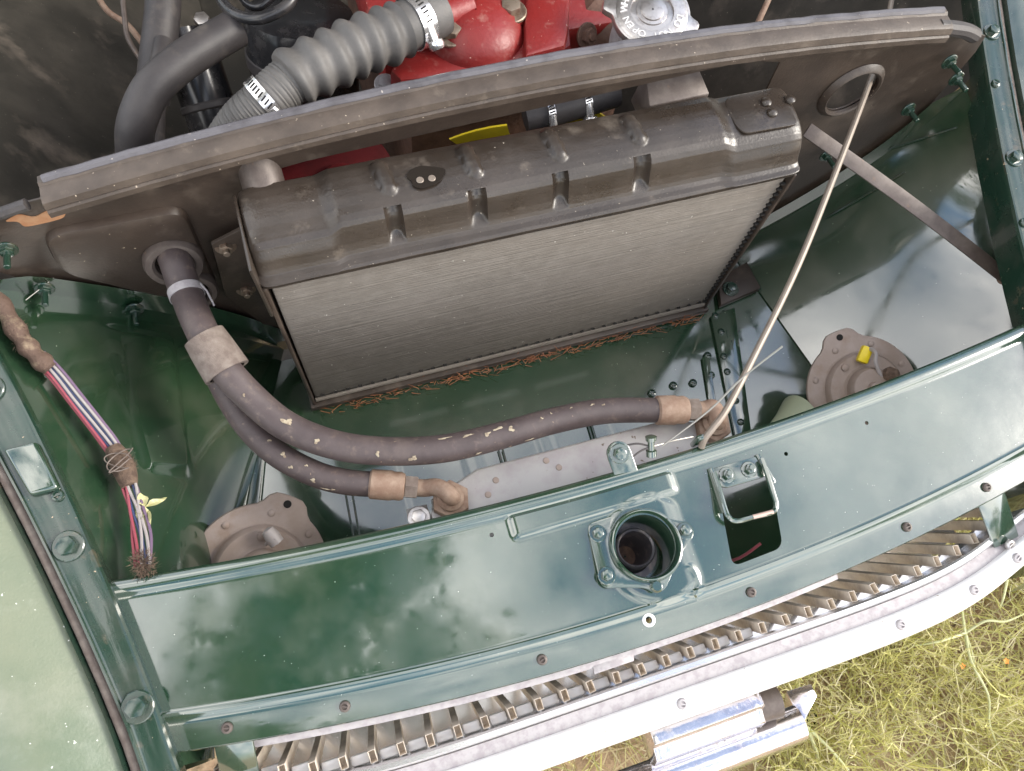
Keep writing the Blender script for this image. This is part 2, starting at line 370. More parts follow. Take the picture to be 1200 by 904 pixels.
panel = obj('landing_panel', pm, 'paint', car, smooth=40)
tag(panel, 'glossy dark green bonnet landing panel reflecting the sky')
cut = MB()
ap = round_poly([(.095, .0385), (.1545, .0370), (.1385, -.0405), (.0805, -.0435)], .010)
cut.prism(ap[::-1], .12, T(0, 0, -.06))
cut.lathe([(.0300, -.06), (.0300, .06)], T(.001, 0, 0), 40)
for (x, y) in ((0.1783, 0.0466, 0.0000)[:2], (0.2793, 0.0539, 0.0000)[:2], (-0.1409, 0.0517, 0.0000)[:2]): cut.lathe([(.0022, -.06), (.0022, .06)], T(x, y, 0), 10)
cut.lathe([(.003, -.06), (.003, .06)], T(*(-0.0172, -0.0662, -0.0150)[:2], 0), 12)
cme = cut.mesh('cutter', 0); cobj = bpy.data.objects.new('cutter', cme); C.objects.link(cobj)
bpy.context.view_layer.update()
bo = panel.modifiers.new('cut', 'BOOLEAN'); bo.operation = 'DIFFERENCE'; bo.object = cobj; bo.solver = 'EXACT'
bpy.context.view_layer.update()
nm = bpy.data.meshes.new_from_object(panel.evaluated_get(bpy.context.evaluated_depsgraph_get()))
panel.modifiers.clear(); panel.data = nm; bpy.data.objects.remove(cobj)
for p in nm.polygons: p.use_smooth = True
nm.set_sharp_from_angle(angle=math.radians(40))
def on_panel(x, y):
    yr, yc = y_rear(x), y_crease(x)
    if y < yc: return -.0142 - .003*(yc-y)/.02
    t = (yr-.019-y)/(yr-.019-yc-.003); return mid_z(x, y, t)
for (x, y, z) in ((-0.4102, -0.0446, -0.0160), (-0.3094, -0.0581, -0.0160), (-0.1272, -0.0673, -0.0160), (0.0914, -0.0676, -0.0160), (0.2790, -0.0566, -0.0160), (0.3867, -0.0467, -0.0160)):
    screw(panel, (x, y_crease(x)-.012, -.0152), (0, -.15, 1), .0050, 'barsteel')
grommet_p = (-0.0172, -0.0662, -0.0150)
o = obj('grommet', MB().lathe([(.0032, 0), (.0066, 0), (.0066, .0014), (.0058, .0024), (.0042, .0024), (.0032, .001)], T(grommet_p[0], grommet_p[1], -.0150), 20, False, False), 'white', panel)

# inner wings: twisted sheets between gutter and duct floor
for side, fn in ((-1, wing_left), (1, wing_right)):
    b = MB()
    def wf(u, v, fn=fn):
        p = Vector(fn(-.06 + .488*u, v)); n_ = .0015*noise.noise((p.x*7, p.y*7, p.z*7))
        pr = 0
        if fn is wing_left:                                                # long pressed swage low on the wall
            yy, ss = p.y, v
            pr = .004*(sstep(.22, .24, yy)*(1-sstep(.385, .40, yy))*sstep(.24, .27, ss)*(1-sstep(.43, .46, ss)))
        return (p.x + (n_+pr)*(-1 if p.x > 0 else 1), p.y, p.z+n_)
    b.grid(wf, 150, 60, flip=side > 0)
    iw = obj('inner_wing', b, 'paint_inner', car, smooth=180)
    tag(iw, 'dark green inner wing beside the radiator on the %s' % ('left' if side < 0 else 'right, reflecting clouds'))
    # rear flange bolted to the radiator surround
    b = MB()
    def ff(u, v, fn=fn, side=side):
        p = Vector(fn(.424, u)); q = Vector(fn(.424, min(1, u+.02))); d = (q-p).normalized() if u < .97 else Vector((0, 0, -1))
        n_ = Vector((-d.z, 0, d.x)) * (1 if side < 0 else -1)
        return p + Vector((0, .001, 0)) + n_*(.030*v*sstep(-.02, .12, u)) + Vector((0, .0015*v, 0))
    b.grid(ff, 40, 4)
    fl = obj('rear_flange', b, 'paint_inner', iw, smooth=60)
    if side < 0: pts = ((-0.5091, 0.4200, 0.0883), (-0.5087, 0.4200, 0.0148), (-0.4459, 0.4200, -0.0588))
    else: pts = ((0.5290, 0.4200, 0.0979), (0.5562, 0.4150, 0.0701), (0.5234, 0.4200, 0.0202), (0.4385, 0.4200, -0.0449))
    for p in pts: bolt(iw, p, (0, -1, .12), .0062, 'paint_flange', True, .022)
    # floor seams and small swage lines on the wall
    if side > 0:
        for (p, q) in (((0.5986, 0.3938, -0.0043), (0.5356, 0.4399, -0.1034)), ((0.5640, 0.3874, -0.0771), (0.4871, 0.3905, -0.1643)), ((0.5909, 0.4257, -0.0087), (0.5319, 0.4520, -0.1057))):
            obj('seam', MB().tube([p, q], .0011, 6), 'paint_flange', iw)
# duct floor with riveted repair strips and dents
b = MB()
FZ = -.252
def flo(u, v):
    x, y = -.46+.92*u, -.06+.47*v
    z = FZ + .0008*noise.noise((x*8, y*8, 1.))
    for cx in (-.16, -.055, .05): z -= .0007*sstep(cx-.045, cx-.039, x)*(1-sstep(cx+.039, cx+.045, x))*sstep(.14, .15, y)*(1-sstep(.275, .285, y))
    return (x, y, z)
b.grid(flo, 230, 110)
floor = obj('duct_floor', b, 'paint_inner', car, smooth=60)
def strip(parent, name, quad, h, material, bev=.0008):
    m_ = MB(); m_.hexa([(p[0], p[1], p[2]) for p in quad], [(p[0], p[1], p[2]+h) for p in quad]); return obj(name, m_, material, parent, bevel=bev)
st = strip(floor, 'repair_strip', ((0.2796, 0.1269, -0.2500), (0.2541, 0.1236, -0.2500), (0.2972, 0.3173, -0.2500), (0.3389, 0.3213, -0.2500)), .004, 'paint_inner')
for p in ((0.3039, 0.3163, -0.2460), (0.3019, 0.2890, -0.2460), (0.2894, 0.2507, -0.2460), (0.2844, 0.2267, -0.2460), (0.2783, 0.1817, -0.2460), (0.2722, 0.1499, -0.2460)): screw(st, p, (0, 0, 1), .0052, 'paint_flange', 'rivet')
st = strip(floor, 'repair_strip', ((0.2352, 0.1289, -0.2500), (0.2237, 0.1269, -0.2500), (0.2581, 0.2581, -0.2500), (0.2702, 0.2606, -0.2500)), .003, 'paint_inner')
for p in ((0.2684, 0.2596, -0.2500), (0.2610, 0.2293, -0.2500), (0.2306, 0.2251, -0.2500), (0.2012, 0.2290, -0.2500), (0.1667, 0.2261, -0.2500), (0.3756, 0.3452, -0.2500)): screw(floor, p, (0, 0, 1), .0058, 'paint_flange', 'rivet')
st = strip(floor, 'corner_plate', ((0.3875, 0.3390, -0.2500), (0.3158, 0.3273, -0.2500), (0.3295, 0.3724, -0.2500), (0.3853, 0.3862, -0.2500)), .012, 'black_dirty')
bolt(st, (0.3405, 0.3487, -0.2380), (0, 0, 1), .008, 'paint_flange')
for (p, q) in (((-0.3740, 0.2992, -0.2480), (-0.4058, 0.2113, -0.2480)), ((-0.3656, 0.2846, -0.2480), (-0.3876, 0.2060, -0.2480)), ((-0.2774, 0.2056, -0.2480), (-0.2805, 0.1430, -0.2480)), ((-0.2690, 0.2032, -0.2480), (-0.2728, 0.1430, -0.2480)),
               ((-0.0687, 0.2047, -0.2480), (-0.0694, 0.1788, -0.2480)), ((-0.0631, 0.2031, -0.2480), (-0.0639, 0.1772, -0.2480)), ((0.0618, 0.2065, -0.2480), (0.0602, 0.1773, -0.2480)), ((0.0664, 0.2052, -0.2480), (0.0648, 0.1760, -0.2480))):
    obj('seam', MB().tube([p, q], .0014, 6), 'paint_flange', floor)

# wing gutters with bolts, and the outer front wings
def gx(side, y): return xg(y) + (.042 if side > 0 else 0)
for side in (-1, 1):
    b = MB()
    def gw(y): return max(.024, .026+.05*(y-.02)) if side < 0 else .028
    def gf(u, v, side=side):
        y = -.20 + 1.45*u; W_ = gw(y)
        pr = [(.004, -.048 if side > 0 else -.034), (0, -.004), (.0015, -.0008), (.004, 0), (W_-.003, .0005), (W_-.001, .0015), (W_, .0035), (W_+.002, .0035), (W_+.003, -.006), (W_+.013, -.008), (W_+.015, .002)]
        k = v*(len(pr)-1); i = min(int(k), len(pr)-2); f = k-i
        o_, dz = pr[i][0]+(pr[i+1][0]-pr[i][0])*f, pr[i][1]+(pr[i+1][1]-pr[i][1])*f
        drop = -2.2*max(0, -.06-y)**2
        return (side*(gx(side, y)+o_), y, zg(y)+dz+drop+.0006*noise.noise((y*30, o_*60, side)))
    b.grid(gf, 200, 20, flip=side < 0)
    gut = obj('gutter', b, 'paint_flange', car, smooth=30)
    tag(gut, 'worn green gutter flange along the %s wing with hex bolts' % ('left' if side < 0 else 'right'))
    def gp(y, o_, dz=0): return (side*(gx(side, y)+o_), y, zg(y)+dz)
    for y in ((-.005, .142, .30, .46, .7) if side < 0 else (.06, .30, .47, .7)):
        bolt(gut, gp(y, gw(y)*.52, .0005), (0, -.13, 1), .0088 if side < 0 else .0072, 'paint_flange', spin=y*7)
    for y in ((.188, .222) if side < 0 else (.22, .40)): screw(gut, gp(y, .008, .0005), (0, -.13, 1), .0055, 'paint_flange')
    if side < 0:
        b = MB(); y0, y1 = .192, .238
        b.hexa([gp(y0, .028), gp(y0, .002), gp(y1, .002), gp(y1, .032)], [gp(y0, .026, .010), gp(y0, .003, .010), gp(y1, .003, .010), gp(y1, .030, .010)])
        obj('clip', b, 'paint', gut, bevel=.003, bseg=3)
    b = MB()
    def ow(u, v, side=side):
        y = -.17 + 1.37*u; o_ = gw(y)+.014
        a = v; W_ = .24
        x = gx(side, y)+o_ + W_*math.sin(a*PI/2*.98) * (1 - 2.2*max(0, -.06-y))
        z = zg(y)-.006 + .024*math.sin(min(1, a*5)*PI/2) - .52*(1-math.cos(a*PI/2))**1.7 - 22*max(0, -.07-y)**2
        return (side*x, y, z)
    b.grid(ow, 90, 50, flip=side < 0)
    fw = obj('front_wing', b, 'paint_fender' if side < 0 else 'paint', car, smooth=180)
    b = MB(); b.tube([(side*(gx(side, y_)+gw(y_)+.008), y_, zg(y_)-.0065-2.2*max(0, -.06-y_)**2) for y_ in [-.18+.05*i_ for i_ in range(28)]], .0048, 7)
    obj('groove_dirt', b, 'sleeve', gut, smooth=60)
    tag(fw, 'green outer front wing painted pale for sky sheen and sun' if side < 0 else 'dark edge of the right outer front wing')
# engine bay: side walls, floor and bulkhead
for side in (-1, 1):
    b = MB()
    def bw(u, v, side=side):
        y = .436 + .9*u; x = gx(side, y)+.004; xb = .34
        k = 4*v*(1-v)
        return (side*(x+(xb-x)*v**1.3 - .02*k + .004*noise.noise((u*5, v*5, side))), y, zg(y)-.03 + (-.40-zg(y)+.03)*v)
    b.grid(bw, 60, 40); tag(obj('bay_wall', b, 'bay', car, smooth=180), 'grimy dark wall of the engine bay on the %s' % ('left' if side < 0 else 'right'))
obj('bay_floor', MB().box((0, .89, -.41), (1.0, .95, .01)), 'bay', car)
b = MB(); b.grid(lambda u, v: (-.72+1.44*u, 1.3+.01*math.sin(u*9), -.42+.62*v), 20, 10); obj('bulkhead', b, 'bay', car)
b = MB(); b.grid(lambda u, v: (-.5+u, -.14+.19*(u-.5)**2*1.0-.02*math.sin(v*PI), -.22-.30*v), 30, 10); obj('front_apron', b, 'paint', car, smooth=180)
# stays from the landing panel down to the grille surround
for (t0, t1, b1, b0) in (((0.3716, -0.0508, -0.0210), (0.4095, -0.0449, -0.0210), (0.4301, -0.1022, -0.0620), (0.3948, -0.1057, -0.0620)), ((-0.4243, -0.0468, -0.0210), (-0.3915, -0.0528, -0.0210), (-0.3995, -0.0903, -0.0620), (-0.4327, -0.0884, -0.0620))):
    b = MB(); v_ = [Vector(t0), Vector(t1), Vector(b1), Vector(b0)]; d = (v_[1]-v_[0]).cross(v_[2]-v_[0]).normalized()*.003
    b.hexa([p-d for p in v_], [p for p in v_]); st = obj('stay', b, 'paint', car, bevel=.0015)
    screw(st, (v_[2]+v_[3])*.5+Vector((0, -.004, .004)), (0, -.5, .85), .006, 'steel')

# ------------------------------------------------------------------ radiator surround panel with rubber seal
sur = thing('radiator_surround', (0, .432, -.25), 'grimy dark brown radiator surround panel crossing the bay behind the radiator', 'panel')
def top_z(x): return .176 - .16*(x-.06)**2                     # arched top edge
def sheet(parent, name, loop, holes, y, th, material, bevel=0):
    """flat sheet in the xz plane with holes"""
    bm = bmesh.new(); eds = []
    for lp in [loop]+holes:
        vs = [bm.verts.new((p[0], y, p[1])) for p in lp]
        eds += [bm.edges.new((vs[i], vs[(i+1) % len(vs)])) for i in range(len(vs))]
    r = bmesh.ops.triangle_fill(bm, edges=eds, use_beauty=True, use_dissolve=False)
    fs = [f for f in bm.faces]
    ex = bmesh.ops.extrude_face_region(bm, geom=fs)
    for v in [e for e in ex['geom'] if isinstance(e, bmesh.types.BMVert)]: v.co.y += th
    bm.verts.index_update(); m_ = MB(); m_.v = [tuple(v.co) for v in bm.verts]; m_.f = [tuple(v.index for v in f.verts) for f in bm.faces]; bm.free()
    return obj(name, m_, material, parent, smooth=30)
n_ = 40
loop = [(-.56, .112), (-.50, .128)] + [(-.46+.96*i/n_, top_z(-.46+.96*i/n_)) for i in range(n_+1)] + [(.55, .125), (.575, .115), (.58, .09), (.575, -.02), (.53, -.12), (.50, -.20), (.43, -.25), (-.40, -.25), (-.44, -.10), (-.49, -.04), (-.55, .06)]
opening = [(-.292, -.23)] + [(-.292, .06), (-.285, .10), (-.262, .112)] + [(-.25+.5*i/20, .116+.030*(i/20)) for i in range(1, 20)] + [(.262, .142), (.292, .135), (.295, .06), (.292, -.23)]
hc = (.420, .064)
rod_hole = [(hc[0]+.032*math.cos(2*PI*i/28), hc[1]+.032*math.sin(2*PI*i/28)) for i in range(28)]
oil_hole = [(-.372+.02*math.cos(2*PI*i/16), .008+.02*math.sin(2*PI*i/16)) for i in range(16)]
pan = sheet(sur, 'panel_sheet', loop, [opening, rod_hole, oil_hole], .432, .002, 'black_dirty')
obj('hole_lip', MB().lathe([(.0315, .002), (.0315, .006), (.034, .0075), (.037, .006), (.041, .001)], axes((hc[0], .432, hc[1]), (0, -1, 0)), 40, False, False), 'black_dirty', pan)
# pressed plate round the oil hoses
pl = [(-0.4781, 0.4300, 0.0907), (-0.4644, 0.4300, 0.0998), (-0.3615, 0.4300, 0.0966), (-0.3481, 0.4300, 0.0908), (-0.3437, 0.4300, 0.0723), (-0.3463, 0.4300, -0.0574), (-0.3543, 0.4300, -0.0736), (-0.3685, 0.4300, -0.0795), (-0.4100, 0.4300, -0.0609), (-0.4775, 0.4300, 0.0125), (-0.4879, 0.4300, 0.0269)]
mm = axes((0, .432, 0), (0, -1, 0), (1, 0, 0))                 # local x = world x, local y = world z
poly = round_poly([(p[0], p[2]) for p in (pl[0], pl[3], pl[6], pl[8], pl[10])][::-1], .022)
obj('hose_plate', MB().prism(poly, .010, mm, .007), 'black_dirty', pan)
pl = [(-0.3366, 0.4300, 0.0397), (-0.3006, 0.4300, 0.0561), (-0.2889, 0.4300, 0.0384), (-0.3006, 0.4300, -0.1684), (-0.3227, 0.4300, -0.1484), (-0.3485, 0.4300, -0.0662)]
obj('tie_bracket', MB().prism([(p[0], p[2]) for p in pl][::-1], .004, mm, .001, z0=.014), 'black_dirty', pan)
for p in ((-0.3248, 0.4160, 0.0305), (-0.3240, 0.4160, -0.0591)): bolt(pan, p, (0, -1, .1), .0075, 'bolt', True, .012)
pl = [(-0.4998, 0.4300, 0.1122), (-0.4833, 0.4300, 0.1198), (-0.4746, 0.4300, 0.1102), (-0.4598, 0.4300, 0.1171), (-0.4451, 0.4300, 0.1135), (-0.4514, 0.4300, 0.1022), (-0.4657, 0.4300, 0.1003), (-0.4794, 0.4300, 0.0996), (-0.4881, 0.4300, 0.0999), (-0.4881, 0.4300, 0.1095)]
obj('bare_patch', MB().prism(round_poly([(p[0], p[2]) for p in pl][::-1], .005, 3), .0006, mm, 0), 'bare', pan)
e_ = [(-.565, .428, .114), (-.52, .428, .123), (-.47, .428, .134)]
tag(obj('edge_fold', MB().tube(e_, .0055, 8, sm=6), 'rubber', pan), None)
e_ = [(.48, .428, .150), (.52, .426, .140), (.545, .425, .128)]
obj('edge_fold', MB().tube(e_, .0085, 10, sm=6), 'rubber', pan)
# moulded seal: two-step strip clipped over the top edge
b = MB()
SP = [(-.010, -.010), (-.0135, -.006), (-.0135, .004), (-.0115, .007), (-.0125, .010), (-.0105, .020), (-.006, .0235), (.006, .0245), (.0085, .0285), (.016, .0285), (.018, .024), (.018, -.002), (.003, -.010)]
def sealf(u, v):
    x = -.455 + .95*u; k = int(round(v*len(SP))) % len(SP)
    jag = .0016*noise.noise((x*26, 2., 0)) if k in (8, 9) else .0004*noise.noise((x*40, k, 0))
    return (x, .430 + SP[k][0]+jag, top_z(x) - .006 + SP[k][1]*.64 + jag*.6)
b.grid(sealf, 240, len(SP))
b.f.append(tuple(range(len(SP)))); b.f.append(tuple(240*(len(SP)+1)+i for i in range(len(SP))))
seal = obj('rubber_seal', b, mat('weathered_rubber_seal', (.050, .037, .029), .5, var=((.095, .073, .058), 24, .4, .75), dust=((.22, .18, .14), 50, .60, 1.0, .8), speck=((.5, .42, .33), 210, .72), bump=(350, .0005)), sur, smooth=28)
tag(seal, 'weathered brown rubber seal along the top edge')
b = MB(); b.tube([(-.45+.94*i/60, .442+.0012*noise.noise((i*.7, 0, 0)), top_z(-.45+.94*i/60)+.0112) for i in range(61)], .0045, 8)
obj('seal_bead', b, mat('blue_grey_seal_bead', (.10, .095, .105), .42, var=((.05, .045, .05), 40, .45, .7), speck=((.4, .36, .33), 210, .71)), seal)

# ------------------------------------------------------------------ radiator
rad = thing('radiator', (0, .37, -.25), 'radiator with ribbed black top tank and dusty grey fin core', 'radiator')
PILL = [-.156, -.070, .018, .105]; NOTCH = [-.156, -.072, .015, .104]
PR = [(.418, .070), (.418, .112), (.4165, .119), (.413, .1245), (.405, .127), (.395, .1275), (.385, .1272), (.375, .1262), (.366, .1245), (.3595, .1222), (.3545, .119), (.351, .1145), (.349, .109), (.3465, .101), (.3445, .095), (.3415, .088), (.339, .0835), (.335, .0815), (.3295, .0805), (.327, .078), (.327, .073), (.330, .0705), (.345, .069)]
def prof(v):
    k = v*(len(PR)-1); i = min(int(k), len(PR)-2); f = k-i
    return PR[i][0]+(PR[i+1][0]-PR[i][0])*f, PR[i][1]+(PR[i+1][1]-PR[i][1])*f
NU, NV = 300, 132
def tank(u, v):
    x = -.294 + .588*u; y, z = prof(v)
    e = max(0, abs(x)-.2775)/.0165; sh = 1-(1-math.sqrt(max(0, 1-e*e)))*.11      # rounded ends
    st = sstep(.196, .214, x) + sstep(.205, .222, -x)
    if z > .095: z -= .0055*st*sstep(.095, .115, z)
    y -= .004*st*(1-sstep(.345, .36, y)) if z > .08 else 0
    if .345 < y < .414 and z > .115:
        for c in PILL:
            d = max(0, abs(y-.3885)-.0125); rr = math.hypot(x-c-(y-.3885)*-.12, d)
            z += .0052*math.sqrt(max(0, 1-(rr/.0078)**2))
    if y < .3585 and z > .076:
        for c in NOTCH:
            rr = abs(x-c)
            if rr < .0085:
                dp = math.sqrt(1-(rr/.0085)**2)*sstep(.084, .092, z)
                y += .0085*dp; z -= .004*dp*sstep(.105, .118, z)
    yc, zc = .372, .08
    return (x, yc+(y-yc)*sh + .0004*noise.noise((x*30, y*30, z*30)), zc+(z-zc)*sh)
b = MB(); b.grid(tank, NU, NV, flip=True); q = NV+1
b.f.append(tuple(range(q))); b.f.append(tuple(NU*q+j for j in range(q))[::-1])
tk = obj('top_tank', b, 'tank', rad, smooth=50); tag(tk, 'satin black pressed top tank with oval ribs')
pst = (-0.1170, 0.3798, 0.1279)
obj('oil_stain', MB().prism([(.018*(1+.10*math.sin(3*k*PI/18+1)+.06*math.sin(7*k*PI/18))*math.cos(k*PI/18), .0125*(1+.10*math.sin(3*k*PI/18+1)+.06*math.sin(5*k*PI/18))*math.sin(k*PI/18)) for k in range(36)], .0009, T(pst[0], pst[1], pst[2]-.0003)), mat('dark_oily_stain', (.016, .012, .009), .3), tk)
for p in ((-0.1237, 0.3765, 0.1288), (-0.1121, 0.3758, 0.1288)): obj('drip', MB().lathe([(.0038, 0), (.0033, .0004)], axes(p, (0, 0, 1)), 14), 'rod', tk)
pe = [(.216, .400), (.2165, .372), (.222, .360), (.285, .358), (.288, .402), (.28, .410), (.222, .410)]
obj('end_patch', MB().prism(round_poly(pe, .006, 3), .0020, T(0, 0, .1203), .0013), 'tank', tk)
for p in ((0.2621, 0.3930, 0.1230), (0.2900, 0.3904, 0.1230), (0.2626, 0.3786, 0.1230)): obj('blob', MB().lathe([(.006, 0), (.0055, .0015), (.003, .003), (.0003, .0032)], axes(p, (0, 0, 1)), 12), 'tank', tk)
cr = obj('core', MB().box((0, .368, -.0825), (.572, .070, .311)), 'core', rad, bevel=.003)
tag(cr, 'dusty grey core of fine horizontal fins')
b = MB(); b.grid(lambda u, v: (-.286+.572*u, .3318-.003*math.sin(v*PI), -.236+.012*v), 60, 4)
obj('bottom_rail', b, 'core', rad)
for i in range(34):
    x = -.275+.55*i/33
    obj('rail_slot', MB().box((x, .3312, -.2195), (.0050, .003, .0010)), 'hole', rad, smooth=0) if i % 1 == 0 else None
for s in (-1, 1):
    b = MB()
    b.hexa([(s*.2875, .328, -.240), (s*.2915, .328, -.240), (s*.2915, .412, -.240), (s*.2875, .412, -.240)], [(s*.2895, .328, .072), (s*.2935, .328, .072), (s*.2935, .412, .072), (s*.2895, .412, .072)])
    b.box((s*.2975, .405, -.09), (.008, .003, .30))
    sp = obj('side_plate', b, 'black_dirty', rad, bevel=.0008)
    b = MB(); b.hexa([(s*.2925, .321, .03), (s*.2955, .321, .03), (s*.2965, .40, .03), (s*.2935, .40, .03)], [(s*.2945, .322, .120), (s*.2975, .322, .118), (s*.2975, .405, .122), (s*.2945, .405, .122)])
    if s < 0: obj('end_cover', b, 'tank', rad, bevel=.001)
for i in range(60):
    z = -.23+.29*i/59
    if i % 2 == 0: obj('tooth', MB().box((.2845, .3315, z), (.006, .003, .0026)), 'hole', rad, smooth=0)
b = MB(); b.lathe([(.0205, 0), (.0205, .050), (.022, .052), (.019, .056)], axes((-.268, .413, .098), (-.02, .80, .52)), 26); obj('inlet_neck', b, 'barsteel', rad, smooth=25)
b = MB(); b.hexa([(.135, .417, .09), (.205, .417, .10), (.205, .455, .10), (.135, .455, .09)], [(.135, .417, .122), (.205, .417, .124), (.197, .460, .140), (.140, .452, .136)]); obj('rear_bracket', b, 'barsteel', rad, bevel=.002)
b = MB(); b.box((0, .37, -.244), (.590, .092, .012)); obj('gap_shadow_tray', b, 'black_dirty', rad, bevel=.002)  # dark slab standing in for the shade of the gap below the core
# dry needles caught under the core
b = MB(); rnd = random.Random(3)
for i in range(420):
    x = rnd.uniform(-.285, .285); y = .312 + rnd.random()**.8*.018; z = -.2505 + rnd.random()*.009
    a = rnd.uniform(-.9, .9) + (PI/2 if rnd.random() < .3 else 0); L = rnd.uniform(.006, .02); dz = rnd.uniform(-.3, .5)*L
    d = Vector((math.cos(a)*L, math.sin(a)*L*.55, dz)); s_ = Vector((-math.sin(a), math.cos(a), .3))*.0006
    p = Vector((x, y, z)); b.add([p-s_, p+s_, p+d+s_*.4, p+d-s_*.4], [(0, 1, 2, 3)])
tag(obj('dry_needles', b, 'needle', smooth=0), 'orange brown dry needles caught under the radiator', kind='stuff')
lf = MB(); p0 = Vector((0.2407, 0.3445, -0.2220)); lf.add([p0+Vector(v) for v in ((-.009, -.003, 0), (.002, -.007, .002), (.010, -.001, .001), (.005, .007, .003), (-.006, .005, .002))], [(0, 1, 2, 3, 4)])
tag(obj('dry_leaf', lf, 'leaf_dry'), 'tiny yellow green leaf at the lower right foot of the radiator core', 'leaf')

# ------------------------------------------------------------------ oil cooler
oc = thing('oil_cooler', (0, .09, -.25), 'lavender grey flat topped oil cooler under the landing panel', 'oil cooler')
pl = [(-.188, .060), (.150, .060), (.150, .098), (.135, .1165), (.105, .1330), (-.128, .1365), (-.152, .1285), (-.188, .104)]
obj('top_plate', MB().prism(pl, .022, T(0, 0, -.083), .0025), 'cooler', oc, smooth=12)
for i in range(8): obj('row', MB().box((-.019, .095, -.094-.018*i), (.325, .068 if i % 2 else .056, .0165)), 'cooler', oc, bevel=.002)
pm_ = [(-0.2116, 0.1168, -0.0750), (-0.1893, 0.1162, -0.0750), (-0.1877, 0.0701, -0.0750), (-0.2142, 0.0779, -0.0750)]
lug = strip(oc, 'mounting_lug', pm_, .004, 'cooler'); bolt(lug, (-0.2008, 0.1039, -0.0700), (0, 0, 1), .008, 'steel')
for p in ((-0.1119, 0.1184, -0.0606), (-0.1245, 0.1054, -0.0606), (-0.0524, 0.1244, -0.0606), (-0.0413, 0.1132, -0.0606)): obj('pit', MB().lathe([(.0036, 0), (.0030, .0005), (.0012, .0006)], axes(p, (0, 0, 1)), 12), 'horn', oc)
pL, pRt = Vector((-0.1648, 0.1094, -0.0610)), Vector((0.1417, 0.1105, -0.0610))
for c in (pL, pRt): obj('port_nut', MB().prism(hexpoly(.021, 6, .3), .012, T(c), .002), 'rust', oc)

# ------------------------------------------------------------------ oil hoses
def hose(label, pts, r0, r1, fit_from, port, chips, neckdir):
    h = thing('oil_hose', pts[0], label, 'hose', 'oil cooler hoses')
    b = MB(); b.tube(pts, lambda t: r0+(r1-r0)*t, 20, sm=10); body = obj('hose_body', b, 'oilhose', h)
    e, d = Vector(pts[-1]), (Vector(pts[-1])-Vector(pts[-2])).normalized()
    m_ = axes(e-d*.006, d, (0, 0, 1))
    obj('crimp_collar', MB().lathe([(r1*1.02, -.002), (r1*1.18, 0), (r1*1.2, .020), (r1*1.12, .023), (r1*1.15, .030), (r1*1.02, .034), (r1*.7, .035)], m_, 26), 'rust', h)
    obj('nut', MB().prism(hexpoly(r1*.95, 6, .2), .013, axes(e+d*.029, d, (0, 0, 1)), .0015), 'sleeve', h)
    a = e+d*.036; p = Vector(port)
    mid_ = a+d*((p-a).length*.62); mid_.z = a.z*.7+ (p.z+.03)*.3
    pt = [a-d*.004, a+d*.012, mid_, p+Vector((0, 0, .022)), p+Vector((0, 0, .004))]
    obj('elbow_pipe', MB().tube(pt, r1*.70, 18, sm=8), 'rust', h)
    obj('elbow_collar', MB().lathe([(r1*.72, 0), (r1*1.05, 0), (r1*1.05, .006), (r1*.8, .009), (r1*.7, .009)], T(p+Vector((0, 0, .010))), 22), 'rust', h)
    sp = spline(pts, 10)
    rr = random.Random(len(pts)*3+int(r0*1e5))
    for (t, ang, L, W_) in chips:                                     # flakes of old pale paint lying on the rubber
        i = int(t*(len(sp)-2)); c = sp[i]; tg = (sp[i+1]-sp[i]).normalized()
        up = (Vector((-.23, -.08, .74))-c); up = (up-tg*up.dot(tg)).normalized(); sd_ = tg.cross(up); rad_ = r0+(r1-r0)*t
        b = MB(); n2 = 19; vs = []; L, W_ = L*.75, W_*.75; ph = rr.uniform(0, 6)
        for k in range(n2):
            a2 = 2*PI*k/n2; q = .72+.25*math.sin(2*a2+ph)+.2*math.sin(3*a2+2.3*ph)+rr.uniform(-.14, .14); al = math.cos(a2)*L*q; an = ang+math.sin(a2)*W_*q/rad_
            vs.append(c + tg*al + (up*math.cos(an)+sd_*math.sin(an))*(rad_+.0007))
        cc = c + (up*math.cos(ang)+sd_*math.sin(ang))*(rad_+.0012); vs.append(cc)
        b.add(vs, [(k, (k+1) % n2, n2) for k in range(n2)]); obj('paint_flake', b, 'chip', body, smooth=0)
    return h
A_pts = [(-0.3892, 0.4500, -0.0030), (-0.3770, 0.4150, 0.0293), (-0.3734, 0.3788, 0.0220), (-0.3656, 0.3349, 0.0280), (-0.3553, 0.2941, 0.0220), (-0.3354, 0.2546, 0.0080), (-0.3073, 0.2180, -0.0080), (-0.2672, 0.1895, -0.0180), (-0.2193, 0.1698, -0.0220), (-0.1597, 0.1559, -0.0220), (-0.0953, 0.1541, -0.0240), (-0.0367, 0.1561, -0.0280), (0.0222, 0.1526, -0.0320), (0.0848, 0.1379, -0.0360)]
hA = hose('upper brown black oil hose with flaking pale paint, running right', A_pts, .0166, .0138, 0, pRt,
     [(.47, -.25, .008, .006), (.52, .1, .005, .004), (.62, .2, .004, .004), (.66, .5, .006, .005), (.70, -.75, .014, .0016), (.73, -.6, .010, .0022), (.755, -.35, .007, .0030), (.775, -.55, .008, .003), (.74, .9, .006, .002), (.785, -.25, .006, .004), (.81, .95, .008, .0015), (.83, -.4, .003, .002), (.85, -.6, .002, .002), (.88, -.7, .003, .0015), (.91, -.65, .004, .002), (.93, -.5, .003, .002), (.39, .2, .003, .002)], None)
